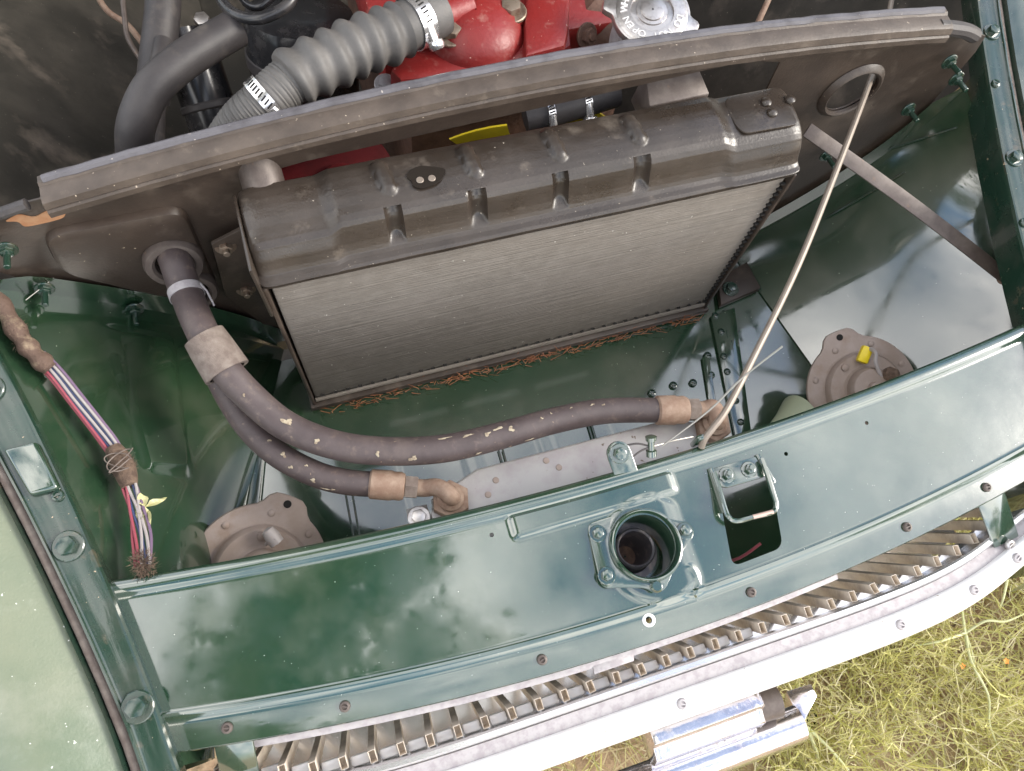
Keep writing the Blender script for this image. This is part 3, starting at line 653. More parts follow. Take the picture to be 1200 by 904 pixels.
B_pts = [(-0.3947, 0.4500, -0.0508), (-0.3841, 0.4100, -0.0457), (-0.3664, 0.3233, -0.0120), (-0.3614, 0.2842, -0.0220), (-0.3468, 0.2381, -0.0300), (-0.3246, 0.2019, -0.0380), (-0.2935, 0.1724, -0.0420), (-0.2647, 0.1553, -0.0440), (-0.2343, 0.1444, -0.0460)]
hB = hose('lower oil hose ending in a rusty elbow at the left port of the cooler', B_pts, .0148, .0132, 0, pL,
     [(.66, -.2, .005, .004), (.70, .3, .004, .003), (.78, .5, .006, .003), (.74, -.3, .003, .002), (.83, .9, .007, .002), (.86, .8, .004, .002), (.60, -.4, .003, .003)], None)
s0, s1 = Vector((-0.3636, 0.3187, 0.0260)), Vector((-0.3521, 0.2853, 0.0140)); dd = (s1-s0).normalized()
b = MB(); mm2 = axes(s0 + (s1-s0)*-.05 + Vector((.001, .0, -.003)), dd, (1, 0, 0))
ring = lambda r, z: [(mm2 @ Vector((r*1.0*math.cos(2*PI*k/30), r*(1.06)*math.sin(2*PI*k/30), z))) for k in range(30)]
L_ = (s1-s0).length*1.15
rs = [ring(.018, 0), ring(.0208, .0), ring(.0220, L_*.3), ring(.0230, L_*.7), ring(.0236, L_), ring(.0188, L_)]
b.add([v for r in rs for v in r], [(j*30+k, j*30+(k+1) % 30, (j+1)*30+(k+1) % 30, (j+1)*30+k) for j in range(5) for k in range(30)])
obj('felt_sleeve', b, 'sleeve', hA)
c0, d0 = Vector(A_pts[2]), (Vector(A_pts[3])-Vector(A_pts[1])).normalized()
b = MB().lathe([(.0168, -.0045), (.0178, -.0045), (.0178, .0045), (.0168, .0045)], axes(c0+d0*.004, d0, (0, 0, 1)), 28, False, False); obj('band', b, 'galv', hA)
b = MB().tube([c0+Vector((.0165, .0, .006)), c0+Vector((.021, -.008, .003)), c0+Vector((.024, -.022, -.006))], .0011, 6); obj('band_tail', b, 'galv', hA)
for c, r in (((-0.3801, 0.4210, 0.0195), .030), ((-0.3772, 0.4210, -0.0405), .026)):
    b = MB().lathe([(r*.62, .0), (r*.62, .010), (r*.72, .013), (r*.92, .0125), (r, .008), (r*1.0, .001), (r*.95, -.003)], axes(c, (0.05, -1, .25), (1, 0, 0)), 32, False, False)
    gr = tag(obj('rubber_grommet', b, 'barsteel'), 'tan edged rubber grommet round the %s' % ('upper oil hose in the surround plate' if r > .028 else 'lower oil hose, half hidden behind the upper hose'), 'grommet', 'grommets round the oil hoses')

# ------------------------------------------------------------------ horns
def horn(label, c, nrm, R, tab_dir, con, part):
    m_ = axes(c, nrm, tab_dir); h = thing('horn', c, label, 'horn', 'horns behind the landing panel')
    # rim disc with its lug in one outline
    out_ = []; n2 = 72
    for k in range(n2):
        a = 2*PI*k/n2 - PI; r = R
        d = abs(a)
        if d < .20: r = R*1.17
        elif d < .42: r = R*(1.17-.17*sstep(.18, .42, d))
        out_.append((r*math.cos(a), r*math.sin(a)))
    b = MB().prism(out_, .005, m_, .0015); obj('rim', b, 'horn', h)
    obj('lug_hole', MB().lathe([(R*.06, .0048), (R*.06, .0056)], m_ @ T(R*1.04, 0, 0), 14), 'hole', h)
    obj('body', MB().lathe([(R*.99, .004), (R*.72, .0045), (R*.69, .0065), (R*.675, .016), (R*.64, .019), (R*.42, .021), (R*.385, .024), (R*.375, .037), (R*.34, .041), (R*.12, .043), (R*.10, .050), (R*.04, .051)], m_, 48), 'horn', h)
    for k in range(8):
        a = .20 + 2*PI*k/8; obj('rivet', MB().lathe([(.0042, 0), (.004, .0012), (.0025, .0022), (.0004, .0024)], m_ @ T(R*.86*math.cos(a), R*.86*math.sin(a), .005), 12), 'horn', h)
    for a, q in ((2.2, .5), (2.75, .53), (.4, .55)): obj('stud', MB().lathe([(.005, 0), (.0048, .003), (.002, .004)], m_ @ T(R*q*math.cos(a), R*q*math.sin(a), .0195), 12), 'horn', h)
    obj('back_shell', MB().lathe([(R*.96, .001), (R*.92, -.012), (R*.7, -.030), (R*.3, -.036), (.001, -.036)], m_, 40, False, False), 'horn', h)
    return h, m_
cR = Vector((0.4101, 0.1291, -0.1650)); toC = (Vector((-.2296, -.0796, .74))-cR).normalized()
nR = (toC + Vector((.35, -.10, .12))).normalized()
hR, mR = horn('dusty pink grey horn with a yellow wire connector, right of the oil cooler', cR, nR, .0725, Vector((0.3973, 0.1960, -0.1300))-cR, None, None)
cn = obj('wire_connector', MB().box((0, 0, 0), (.022, .014, .010)), 'yellow', hR, bevel=.002); 
cn.matrix_basis = WORLD[hR.name].inverted() @ axes((0.4098, 0.1633, -0.1250), nR, (.5, .6, .1)); cn.data.transform(T(WORLD[hR.name].translation))
obj('lead', MB().tube([(0.4166, 0.1670, -0.1180), (0.4159, 0.1580, -0.1120), (0.4100, 0.1471, -0.1120), (0.4120, 0.1344, -0.1180), (0.4181, 0.1235, -0.1250)], .0026, 8, sm=6), 'w_white', hR)
obj('lead_fuzz', MB().lathe([(.003, 0), (.009, .004), (.010, .010), (.006, .018), (.001, .02)], axes((0.4216, 0.1300, -0.1250), (.3, -.3, .8)), 9), 'fuzz', hR, smooth=0)
b = MB().lathe([(.030, 0), (.034, .004), (.020, .030), (.012, .05)], axes((0.3343, 0.1218, -0.2000), (-.9, -.15, .15)), 26, False, False); obj('trumpet', b, mat('pale_green_trumpet', (.30, .33, .22), .6), hR)
cL = Vector((-0.3850, 0.1178, -0.1650)); toC = (Vector((-.2296, -.0796, .74))-cL).normalized()
nL = (toC + Vector((.10, -.28, .0))).normalized()
hL, mL = horn('dusty pink grey horn with a white wire connector, left of the oil cooler', cL, nL, .0760, Vector((-0.3349, 0.1702, -0.1300))-cL, None, None)
cn = obj('wire_connector', MB().lathe([(.008, 0), (.0085, .010), (.007, .018), (.003, .02)], axes((-0.3538, 0.1308, -0.1200), (-.3, .7, .3)), 12), 'w_white', hL)
obj('lead', MB().tube([(-0.3535, 0.1303, -0.1180), (-0.3544, 0.1341, -0.1120), (-0.3583, 0.1359, -0.1150), (-0.3669, 0.1356, -0.1300)], .0022, 8, sm=5), 'w_white', hL)
obj('horn_bracket', MB().prism([(0, 0), (.05, 0), (.055, .03), (.012, .045)], .004, axes((-0.4455, 0.1582, -0.2000), nL, (.8, -.4, 0)), .001), 'horn', hL)

# ------------------------------------------------------------------ tie bar from the radiator to the right inner wing
a, e = Vector((0.3529, 0.4000, 0.0491)), Vector((0.6114, 0.1837, -0.0652)); d = (e-a); up = Vector((-.2, -.55, .8)); sd_ = d.cross(up).normalized()*.0085; th = up.normalized()*.0035
b = MB(); n2 = 24; vs = []; fs = []
for i in range(n2+1):
    t = i/n2; p = a+d*t + Vector((0, 0, .004*math.sin(t*PI)));  wv = 1 if t < .93 else 1-.35*(t-.93)/.07
    vs += [p-sd_*wv, p+sd_*wv, p+sd_*wv-th, p-sd_*wv-th]
for i in range(n2):
    for k in range(4): fs.append((i*4+k, i*4+(k+1) % 4, (i+1)*4+(k+1) % 4, (i+1)*4+k))
fs += [(3, 2, 1, 0), tuple(n2*4+k for k in range(4))]
b.add(vs, fs); bar = tag(obj('tie_bar', b, 'barsteel', bevel=.0008), 'flat dull steel tie bar slanting from the radiator to the right inner wing', 'bar')
bolt(bar, e+Vector((-.012, .012, .002)), (-.6, -.2, .75), .0055, 'rust')

# ------------------------------------------------------------------ bonnet prop rod lying through the hole in the surround
rp_ = [(0.0908, 0.0766, 0.0100), (0.0934, 0.0819, 0.0200), (0.1040, 0.0892, 0.0260), (0.1240, 0.1032, 0.0300), (0.1665, 0.1423, 0.0360), (0.2563, 0.2293, 0.0520), (0.3508, 0.3318, 0.0660), (0.4397, 0.4300, 0.0740), (0.5117, 0.5000, 0.0412), (0.5615, 0.5550, 0.0256), (0.6158, 0.6200, 0.0128)]
rod = thing('prop_rod', (0.0984, 0.0817, 0.0000), 'thin worn metal prop rod running from the landing panel through the surround hole', 'rod')
obj('shaft', MB().tube(rp_, .0036, 10, sm=8), 'rod', rod)
b = MB(); c = Vector((0.0914, 0.0796, 0.0120)); b.box(c+Vector((0, .004, -.002)), (.013, .006, .026)); obj('pivot_lug', b, 'paint', rod, bevel=.002)
tag(obj('cut_wire', MB().tube([(0.0477, 0.0863, 0.0200), (0.0945, 0.1006, 0.0500), (0.1294, 0.1171, 0.0750), (0.1680, 0.1297, 0.1000)], .0010, 6, sm=6), 'cable'), 'thin straight wire crossing the prop rod above the oil cooler', 'wire')
# release cable lever and trunnion on the rear lip
lev = thing('cable_lever', (0.0061, 0.0839, 0.0000), 'small green cable lever with a bolt standing on the panel lip', 'lever')
c = Vector((0.0022, 0.0813, 0.0120)); b = MB()
pl = [(-.012, -.022), (.012, -.022), (.0125, .004)] + [(.0125*math.cos(a_), .006+.0125*math.sin(a_)) for a_ in [PI*i/10 for i in range(1, 10)]] + [(-.0125, .004)]
mlev = axes((0.0044, 0.0871, 0.0120), (-.05, -.35, .93), (.93, .1, .0)); obj('plate', MB().prism(pl, .003, mlev, .0008), 'paint', lev)
bolt(lev, (mlev @ Vector((0, .006, .003))), mlev.to_3x3() @ Vector((0, 0, 1)), .0066, 'paint')
tr = Vector((0.0387, 0.0899, 0.0140))
obj('trunnion', MB().lathe([(.0055, -.010), (.0055, -.004), (.0035, -.003), (.0035, .006), (.0055, .007), (.0060, .011), (.004, .012)], axes(tr, (.1, .75, .6)), 14), 'paint', lev)
for q in ((0.0141, 0.0980, 0.0160), (0.0110, 0.0825, 0.0120)): obj('cable_strand', MB().tube([q, (Vector(q)+tr)*.5+Vector((0, .002, .002)), tr], .0010, 6, sm=5), 'rubber', lev)
obj('inner_cable', MB().tube([tr, (0.0718, 0.0930, 0.0000), (0.0951, 0.0939, -0.0100)], .0006, 6), 'cable', lev)
# bonnet catch cup
cup = thing('bonnet_catch', (0, 0, 0), 'round green bonnet catch cup with a three bolt flange', 'catch')
fz = on_panel(-.03, 0)
pl = [(-.049, .030), (-.0455, .036), (-.030, .037), (-.010, .036), (.02, .030), (.036, .016), (.050, .010), (.0535, .002), (.050, -.006), (.036, -.014), (.018, -.031), (.004, -.045), (-.006, -.046), (-.014, -.038), (-.040, -.030), (-.050, -.028), (-.0545, -.022)]
bm = bmesh.new(); eds = []
for lp in (round_poly(pl, .006, 3), [(.001+.031*math.cos(2*PI*i/40), .031*math.sin(2*PI*i/40)) for i in range(40)]):
    vs = [bm.verts.new((p[0], p[1], fz-.0005)) for p in lp]; eds += [bm.edges.new((vs[i-1], vs[i])) for i in range(len(vs))]
bmesh.ops.triangle_fill(bm, edges=eds, use_beauty=True)
ex = bmesh.ops.extrude_face_region(bm, geom=list(bm.faces))
for v in [e_ for e_ in ex['geom'] if isinstance(e_, bmesh.types.BMVert)]: v.co.z += .0035
bm.verts.index_update(); fm = MB(); fm.v = [tuple(v.co) for v in bm.verts]; fm.f = [tuple(v.index for v in f.verts) for f in bm.faces]; bm.free()
obj('flange', fm, 'paint', cup, smooth=30, bevel=.0008)
cz = fz+.003
obj('cup_wall', MB().lathe([(.0365, 0), (.0357, .004), (.0345, .006), (.0335, .0063), (.0322, .005), (.031, .0), (.0295, -.012), (.0285, -.030), (.0275, -.052)], T(.001, 0, cz), 56, False, False), 'paint', cup)
obj('cup_base', MB().lathe([(.0285, -.050), (.022, -.049), (.0205, -.045), (.0205, -.026), (.0190, -.024), (.0172, -.026), (.0168, -.060), (.010, -.075)], T(-.002, .003, cz), 40, False, False), mat('greasy_grey_catch_sleeve', (.12, .115, .13), .35, .6, var=((.3, .26, .24), 60, .5, .7)), cup)
obj('cup_floor', MB().lathe([(.020, -.072), (.001, -.074)], T(-.002, .003, cz), 24, False, False), mat('rusty_catch_bottom', (.10, .06, .045), .8, var=((.2, .12, .08), 90, .45, .65)), cup)
for p in ((-.041, .024), (-.0465, -.0165), (.0435, .002)): bolt(cup, (p[0], p[1], fz+.003), (0, 0, 1), .0056, 'paint', spin=p[0]*40)
obj('lug', MB().lathe([(.006, 0), (.006, .003), (.0045, .005)], T(-.004, -.040, fz+.003), 14), 'paint', cup)
# safety catch striker over the slot
sf = thing('safety_catch', (.12, .04, 0), 'green safety catch bracket with a wire loop over the rectangular slot', 'catch')
b = MB(); zz = on_panel(.12, .045)
b.prism([(.0925, .053), (.149, .0525), (.147, .033), (.143, .030), (.102, .0305), (.096, .033)][::-1], .0025, T(0, 0, zz+.0002), .0006); obj('plate', b, 'paint', sf)
b = MB(); b.prism([(.0905, .054), (.0955, .054), (.0925, .010), (.0885, .008)][::-1], .011, T(0, 0, zz-.006), .001); obj('side_fin', b, 'paint', sf)
b = MB(); b.prism([(.1445, .054), (.1495, .054), (.1535, .022), (.149, .020)][::-1], .006, T(0, 0, zz-.002), .001); obj('side_fin', b, 'paint', sf)
for i, p in enumerate(((.1065, .0425), (.1315, .0415))):
    bolt(sf, (p[0], p[1], zz+.0025), (0, 0, 1), .0055, 'paint', True, .009)
lp = [(.0935, .048, zz+.006), (.0915, .03, zz+.007), (.0885, .010, zz+.008), (.0890, .001, zz+.008), (.0955, -.0045, zz+.008), (.115, -.0055, zz+.008), (.134, -.0065, zz+.008), (.1405, -.001, zz+.008), (.1425, .010, zz+.008), (.1455, .030, zz+.007), (.1475, .048, zz+.006)]
obj('wire_loop', MB().tube(lp, .0026, 10, sm=5), 'paint', sf)
obj('loop_wear', MB().tube([(.112, -.0054, zz+.0086), (.122, -.0060, zz+.0086), (.134, -.0064, zz+.0086)], .0024, 10), mat('bare_pinkish_metal', (.5, .36, .31), .5, .3), sf)
b = MB(); b.tube([(.079, -.02, -.10), (.105, -.035, -.06), (.135, -.028, -.045)], .0016, 8, sm=5); tag(obj('loose_cable', b, 'w_red'), 'dark red cable seen down through the rectangular slot', 'cable')

# ------------------------------------------------------------------ wiring loom lying against the left inner wing
loom = thing('wiring_loom', (-0.4910, 0.2861, -0.0062), 'frayed wiring loom of pink, white and purple wires along the left inner wing', 'wiring')
tp = [(-0.5574, 0.4205, 0.0484), (-0.5413, 0.3965, 0.0373), (-0.5293, 0.3626, 0.0316), (-0.5196, 0.3410, 0.0259), (-0.5089, 0.3248, 0.0182)]
obj('taped_end', MB().tube(tp, lambda t: .0090+.0014*math.sin(t*31), 12, sm=6), 'tape', loom)
mp_ = [(45, 418), (66, 440), (88, 468), (112, 498), (132, 524), (144, 546), (152, 570), (160, 598), (166, 630), (168, 662)]
mp3 = [(-0.5169, 0.3385, 0.0238), (-0.5051, 0.3175, 0.0176), (-0.4931, 0.2909, 0.0110), (-0.4803, 0.2631, 0.0027), (-0.4700, 0.2392, -0.0047), (-0.4641, 0.2188, -0.0080), (-0.4605, 0.1967, -0.0083), (-0.4568, 0.1708, -0.0063), (-0.4537, 0.1416, -0.0001), (-0.4518, 0.1129, 0.0115)]
cols = ['w_red', 'w_red', 'w_blue', 'w_white', 'w_blue', 'w_white', 'w_purple']
for i, c in enumerate(cols):
    pts = []
    for k, p in enumerate(mp3):
        tg = (Vector(mp3[min(k+1, len(mp3)-1)])-Vector(mp3[max(k-1, 0)])).normalized(); upv = Vector((.1, -.5, .85)); s_ = tg.cross(upv).normalized()
        spread = (i-3)*.0022*(1.0 if k not in (5,) else .6)
        wob = .0016*math.sin(k*2.1+i*1.7) if k > 5 else .0005*math.sin(k+i)
        pts.append(Vector(p) - s_*(spread+wob) + upv*(.0016*(i % 2)))
    obj('wire', MB().tube(pts, .00145, 8, sm=6), c, loom)
rf = random.Random(5)
def fuzz(name, parent, c, R, n, material, sq=(1, 1, 1)):
    b = MB()
    for i in range(n):
        d_ = Vector((rf.gauss(0, 1), rf.gauss(0, 1), rf.gauss(0, 1))).normalized(); p = Vector(c) + Vector((d_.x*R*sq[0], d_.y*R*sq[1], d_.z*R*sq[2]))*rf.uniform(.1, .9)
        q = p + (d_+Vector((rf.uniform(-1, 1), rf.uniform(-1, 1), rf.uniform(-1, 1)))*.8).normalized()*R*rf.uniform(.10, .42); s_ = Vector((rf.uniform(-1, 1), rf.uniform(-1, 1), rf.uniform(-1, 1))).normalized()*.0005
        b.add([p-s_, p+s_, q+s_*.3, q-s_*.3], [(0, 1, 2, 3)])
    return tag(obj(name, b, material, parent, smooth=0), kind='stuff')
obj('tape_wrap', MB().tube([mp3[4], mp3[5], mp3[6]], lambda t: .0072+.0035*math.sin(t*PI), 12, sm=5), 'fuzz', loom)
fuzz('grease_fuzz', loom, mp3[5], .013, 1300, 'fuzz'); fuzz('grease_fuzz', loom, mp3[9], .013, 900, 'fuzz', (1, 1.2, 1)); fuzz('grease_fuzz', loom, tp[2], .011, 300, 'tape', (1, 2, 1))
for q in range(3): obj('tie', MB().tube([Vector(mp3[5])+Vector((math.cos(t*.9)*.012+.002*q, math.sin(t*.7+q)*.010, .012+.002*q)) for t in range(7)], .0006, 5, sm=4), 'sleeve', loom)
b = MB()
c = Vector((-0.4490, 0.1721, -0.0069))
for (a_, l_, w_) in ((.1, .022, .006), (1.7, .014, .010), (3.6, .012, .008), (4.75, .026, .011), (4.2, .02, .008)):
    d_ = Vector((math.cos(a_), math.sin(a_), .2)); s_ = Vector((-math.sin(a_), math.cos(a_), .3))*w_
    vs = [c]; prof_ = [.35, .75, 1., .9, .55, .2]
    for k_, wf_ in enumerate(prof_): vs += [c+d_*l_*(k_+1)/7+s_*.55*wf_+Vector((0, 0, .003*math.sin(k_*1.3+a_))), c+d_*l_*(k_+1)/7+Vector((0, 0, -.0015)), c+d_*l_*(k_+1)/7-s_*.55*wf_+Vector((0, 0, .0025*math.sin(k_*.9)))]
    vs.append(c+d_*l_); b.add(vs, [(0, 1, 2), (0, 2, 3)] + [f_ for k_ in range(5) for f_ in ((1+3*k_, 4+3*k_, 5+3*k_, 2+3*k_), (2+3*k_, 5+3*k_, 6+3*k_, 3+3*k_))] + [(16, 19, 17), (17, 19, 18)])
tag(obj('shrivelled_leaf', b, 'leaf_dry', smooth=0), 'pale green shrivelled leaf stuck to the wiring loom', 'leaf')
wb = MB(); wb.tube([(-0.5240, 0.4051, 0.0228), (-0.5073, 0.4209, 0.0179), (-0.4929, 0.4430, 0.0047), (-0.4768, 0.4561, -0.0091)], .0005, 4, sm=3)
tag(obj('cobweb', wb, 'web'), 'pale cobweb thread between bolts on the left inner wing', 'cobweb')

# ------------------------------------------------------------------ grille
gr = thing('grille', (0, -.11, -.20), 'curved bright radiator grille with a row of upright tan slats', 'grille')
def yq(x):
    q = min(abs(x), .39); return -.1145 + 5.5*q**6 + max(0, abs(x)-.39)*.28
def sweep(prof, x0, x1, n, fy, closed=True, wob=0.):
    b = MB(); m_ = len(prof)
    def f(u, v):
        x = x0+(x1-x0)*u; k = int(round(v*m_)) % m_ if closed else int(round(v*(m_-1)))
        return (x, fy(x)+prof[k][0], prof[k][1]+wob*noise.noise((x*20, k, 0)))
    b.grid(f, n, m_ if closed else m_-1)
    if closed:
        q = m_+1; b.f.append(tuple(range(m_))); b.f.append(tuple(n*q+i for i in range(m_)))
    return b
tag(obj('inner_trim', sweep([(.008, -.096), (.008, -.0935), (.0005, -.093), (0, -.057), (-.002, -.0550), (-.0062, -.0550), (-.0080, -.057), (-.0085, -.096)], -.455, .455, 120, yq), 'chrome', gr, smooth=40), 'thin bright trim strip in front of the slats')
obj('channel', sweep([(-.0088, -.066), (-.0095, -.063), (-.0225, -.062), (-.0235, -.068), (-.023, -.075), (-.009, -.075)], -.47, .50, 120, yq, True, .0008), 'galv', gr, smooth=40)
def yo(x): return yq(x)
surr = obj('surround', sweep([(-.021, -.070), (-.0225, -.058), (-.025, -.055), (-.032, -.0545), (-.041, -.057), (-.047, -.064), (-.050, -.076), (-.050, -.100), (-.046, -.112), (-.038, -.114), (-.034, -.10), (-.030, -.075)], -.47, .66, 120, yo), 'white', gr, smooth=50)
tag(surr, 'wide bright white grille surround with rivets')
for p in ((-0.0027, -0.1453, -0.0600), (0.2483, -0.1350, -0.0580), (0.3446, -0.1280, -0.0580), (0.4103, -0.1095, -0.0560)): screw(surr, (p[0], yo(p[0])-.034, -.0550), (0, -.2, 1), .0055, 'galv', 'rivet')
NS = 33
sm_ = MB()
def ring_(z, y0, y1, w0, w1): return [(-w0, y0, z), (w0, y0, z), (w1, y1, z), (-w1, y1, z)]
o1, o2 = ring_(-.150, .034, .045, .0030, .0030), ring_(0, .000, .011, .0034, .0034)      # folded blade, shallow open top end
i1, i2 = ring_(-.012, .0032, .0134, .0028, .0028), ring_(0, .0004, .0106, .0030, .0030)
sm_.add(o1+o2+i1+i2, [(3, 2, 1, 0)] + [(k_, (k_+1) % 4, 4+(k_+1) % 4, 4+k_) for k_ in range(4)] + [(8+k_, 12+k_, 12+(k_+1) % 4, 8+(k_+1) % 4) for k_ in range(4)] + [(4+k_, 4+(k_+1) % 4, 12+(k_+1) % 4, 12+k_) for k_ in range(4)] + [(8, 9, 10, 11)])
slat_me = sm_.mesh('slat', 30); slat_me.materials.append(MT['slat'])
for i in range(NS):
    x = -.435+.87*i/(NS-1)
    rz = -.25*x + random.uniform(-.05, .05) + (.16 if i in (25, 26) else 0)
    link('slat', slat_me, None, gr, T(x, yq(x)+.0015, -.064+random.uniform(-.0015, .0015)) @ Matrix.Rotation(rz, 4, 'Z') @ Matrix.Rotation(random.uniform(-.03, .03), 4, 'Y'))
obj('rear_rail', sweep([(.049, -.068), (.049, -.046), (.053, -.044), (.068, -.044), (.070, -.068)], -.42, .20, 120, lambda x: y_front(x)-.056, True, .0015), 'galv', gr, smooth=40)
obj('lower_rail', sweep([(-.004, -.190), (-.004, -.182), (.045, -.182), (.045, -.190)], -.45, .45, 80, yq), 'chrome', gr, smooth=40)
for i in range(NS-1):
    if i % 1 == 0:
        x = -.435+.87*(i+.5)/(NS-1); y = yq(x)+.020
        obj('clip', MB().box((x, yq(x)+.0065, -.087), (.0175, .010, .014)), 'white', gr, bevel=.0022) if (i < 20) else None
b = MB(); c = Vector((-0.0564, -0.0854, -0.0500))
obj('tab', MB().prism([(-.022, -.012), (.02, -.012), (.024, .004), (.012, .007), (.006, .001), (-.004, .001), (-.010, .008), (-.020, .004)], .003, T(c.x, c.y, -.048), .0008), 'galv', gr)

# ------------------------------------------------------------------ bumper below the grille
bu = thing('bumper', (0, -.2, -.35), 'bright chrome bumper blade below the grille', 'bumper')
def yb(x): return -.214 + .05*x*x
obj('blade', sweep([(.010, -.205), (.004, -.196), (-.010, -.192), (-.022, -.196), (-.030, -.206), (-.034, -.225), (-.032, -.245), (-.022, -.262), (-.012, -.262), (-.020, -.240), (-.018, -.216)], -.60, .168, 110, yb), 'plated', bu, smooth=50)
b = MB(); x0, x1 = -.020, .112
obj('mount_block', sweep([(.034, -.160), (.032, -.150), (.014, -.148), (.010, -.160), (-.004, -.164), (-.010, -.185), (-.008, -.200), (.034, -.200)], x0, x1, 20, lambda x: -.200+.05*x*x), 'plated', bu, smooth=35, bevel=.001)
obj('mount_tube', MB().lathe([(.020, 0), (.020, .034), (.016, .036)], axes((.106, -.186, -.182), (1, -.05, 0)), 24), 'barsteel', bu)
obj('tip', MB().hexa([(.166, -.224, -.255), (.166, -.190, -.215), (.166, -.186, -.206), (.166, -.226, -.20)], [(.200, -.200, -.225), (.200, -.190, -.215), (.200, -.188, -.208), (.200, -.202, -.204)]), 'plated', bu, bevel=.002)

# ------------------------------------------------------------------ engine and the things round it
en = thing('engine', (.05, .75, -.40), 'red painted engine front with thermostat housing', 'engine')
obj('block', MB().box((.06, .80, -.15), (.30, .44, .46)), 'engine', en, bevel=.02)
b = MB(); b.box((.03, .70, .08), (.30, .30, .06)); obj('cylinder_head', b, 'red', en, bevel=.012)
hz = .115
pl = [(-0.1169, 0.5234, 0.1100), (-0.1019, 0.5466, 0.1100), (-0.0705, 0.5521, 0.1100), (-0.0564, 0.5869, 0.1100), (-0.0256, 0.6465, 0.1100), (0.0625, 0.6358, 0.1100), (0.0770, 0.5854, 0.1100), (0.0925, 0.5558, 0.1100), (0.0821, 0.5169, 0.1100), (0.0661, 0.5078, 0.1100), (0.0099, 0.5003, 0.1100), (-0.0286, 0.4991, 0.1100), (-0.0740, 0.5044, 0.1100), (-0.1099, 0.5076, 0.1100)]
obj('housing_base', MB().prism([(p[0], p[1]) for p in pl][::-1], .050, T(0, 0, .072), .006), 'red', en)
c = Vector((-0.0159, 0.5572, 0.1200)); obj('housing_dome', MB().lathe([(.056, 0), (.054, .010), (.047, .022), (.034, .032), (.016, .037), (.001, .038)], T(c.x, c.y, .112), 40, False, False), 'red', en)
def boss(px, r=.017): 
    p = px; obj('boss', MB().lathe([(r*1.15, 0), (r, .02), (r*.95, .034)], T(p[0], p[1], .10), 24), 'red', en)
    bolt(en, (p[0], p[1], .134), (0, 0, 1), .0115, 'bolt', spin=p[0]*9)
for p in ((-0.0458, 0.5433, 0.1350), (0.0250, 0.5621, 0.1350)): boss(p)
pl = [(0.0221, 0.4997, 0.1200), (0.0420, 0.5681, 0.1200), (0.0702, 0.6152, 0.1200), (0.1115, 0.6070, 0.1200), (0.0783, 0.5222, 0.1200), (0.0683, 0.5044, 0.1200)]
obj('side_block', MB().prism([(p[0], p[1]) for p in pl][::-1], .07, T(0, 0, .065), .006), 'red', en)
c = Vector((0.1494, 0.5856, 0.0600)); obj('water_pump', MB().lathe([(.055, -.05), (.058, .0), (.05, .03), (.03, .045), (.02, .06)], axes(c, (.2, -.8, .5)), 30), 'engine', en)
bolt(en, (0.1083, 0.5369, 0.1100), (.3, -.8, .5), .009, 'engine', True, .012)
obj('hose_stub', MB().lathe([(.018, 0), (.018, .05), (.019, .06), (.019, .07)], axes((-0.0197, 0.5731, 0.1400), (-.9, -.3, .05)), 26), 'red', en)
for p in ((-0.1210, 0.5344, 0.0900), (-0.1041, 0.5343, 0.0900)): bolt(en, p, (0, -.3, 1), .008, 'galv')

fan = thing('cooling_fan', (.0, .47, -.05), 'cooling fan with yellow blades behind the radiator', 'fan')
fc = Vector((.03, .470, -.060))
obj('hub', MB().lathe([(.05, -.012), (.05, .012), (.03, .018), (.001, .018)], axes(fc, (0, -1, 0)), 30), 'engine', fan)
for i in range(6):
    a_ = 1.0 + i*PI/3; vs = []; fs = []
    for k in range(9):
        r = .045+.100*k/8
        for j in range(5):
            t_ = (j/4-.5)*(.30+.25*k/8 if k < 7 else .46); tw = .010*(j/4-.5)*2
            vs.append(fc + Vector((r*math.cos(a_+t_), tw, r*math.sin(a_+t_))))
    k0 = len(vs); vs += [v+Vector((0, .0025, 0)) for v in vs]
    for k in range(8):
        for j in range(4):
            f = (k*5+j, k*5+j+1, k*5+j+6, k*5+j+5); fs += [f, tuple(q+k0 for q in f[::-1])]
    rim_ = [j for j in range(5)] + [k*5+4 for k in range(1, 9)] + [40+j for j in range(3, -1, -1)] + [k*5 for k in range(7, 0, -1)]
    for p, q in zip(rim_, rim_[1:]+rim_[:1]): fs.append((p, q, q+k0, p+k0))
    obj('blade', MB().add(vs, fs), 'yellow', fan)
rp2 = thing('pulley', (-0.1906, 0.4461, 0.0900), 'dark red round pulley disc behind the left of the radiator', 'pulley')
obj('disc', MB().lathe([(.062, -.006), (.064, 0), (.062, .006), (.050, .008), (.02, .012), (.001, .012)], axes((-0.1953, 0.4439, 0.0550), (.12, -.55, .75)), 48), 'darkred', rp2)
obj('hub', MB().lathe([(.022, .010), (.022, .022), (.012, .03)], axes((-0.1953, 0.4439, 0.0550), (.12, -.55, .75)), 24), 'darkred', rp2)

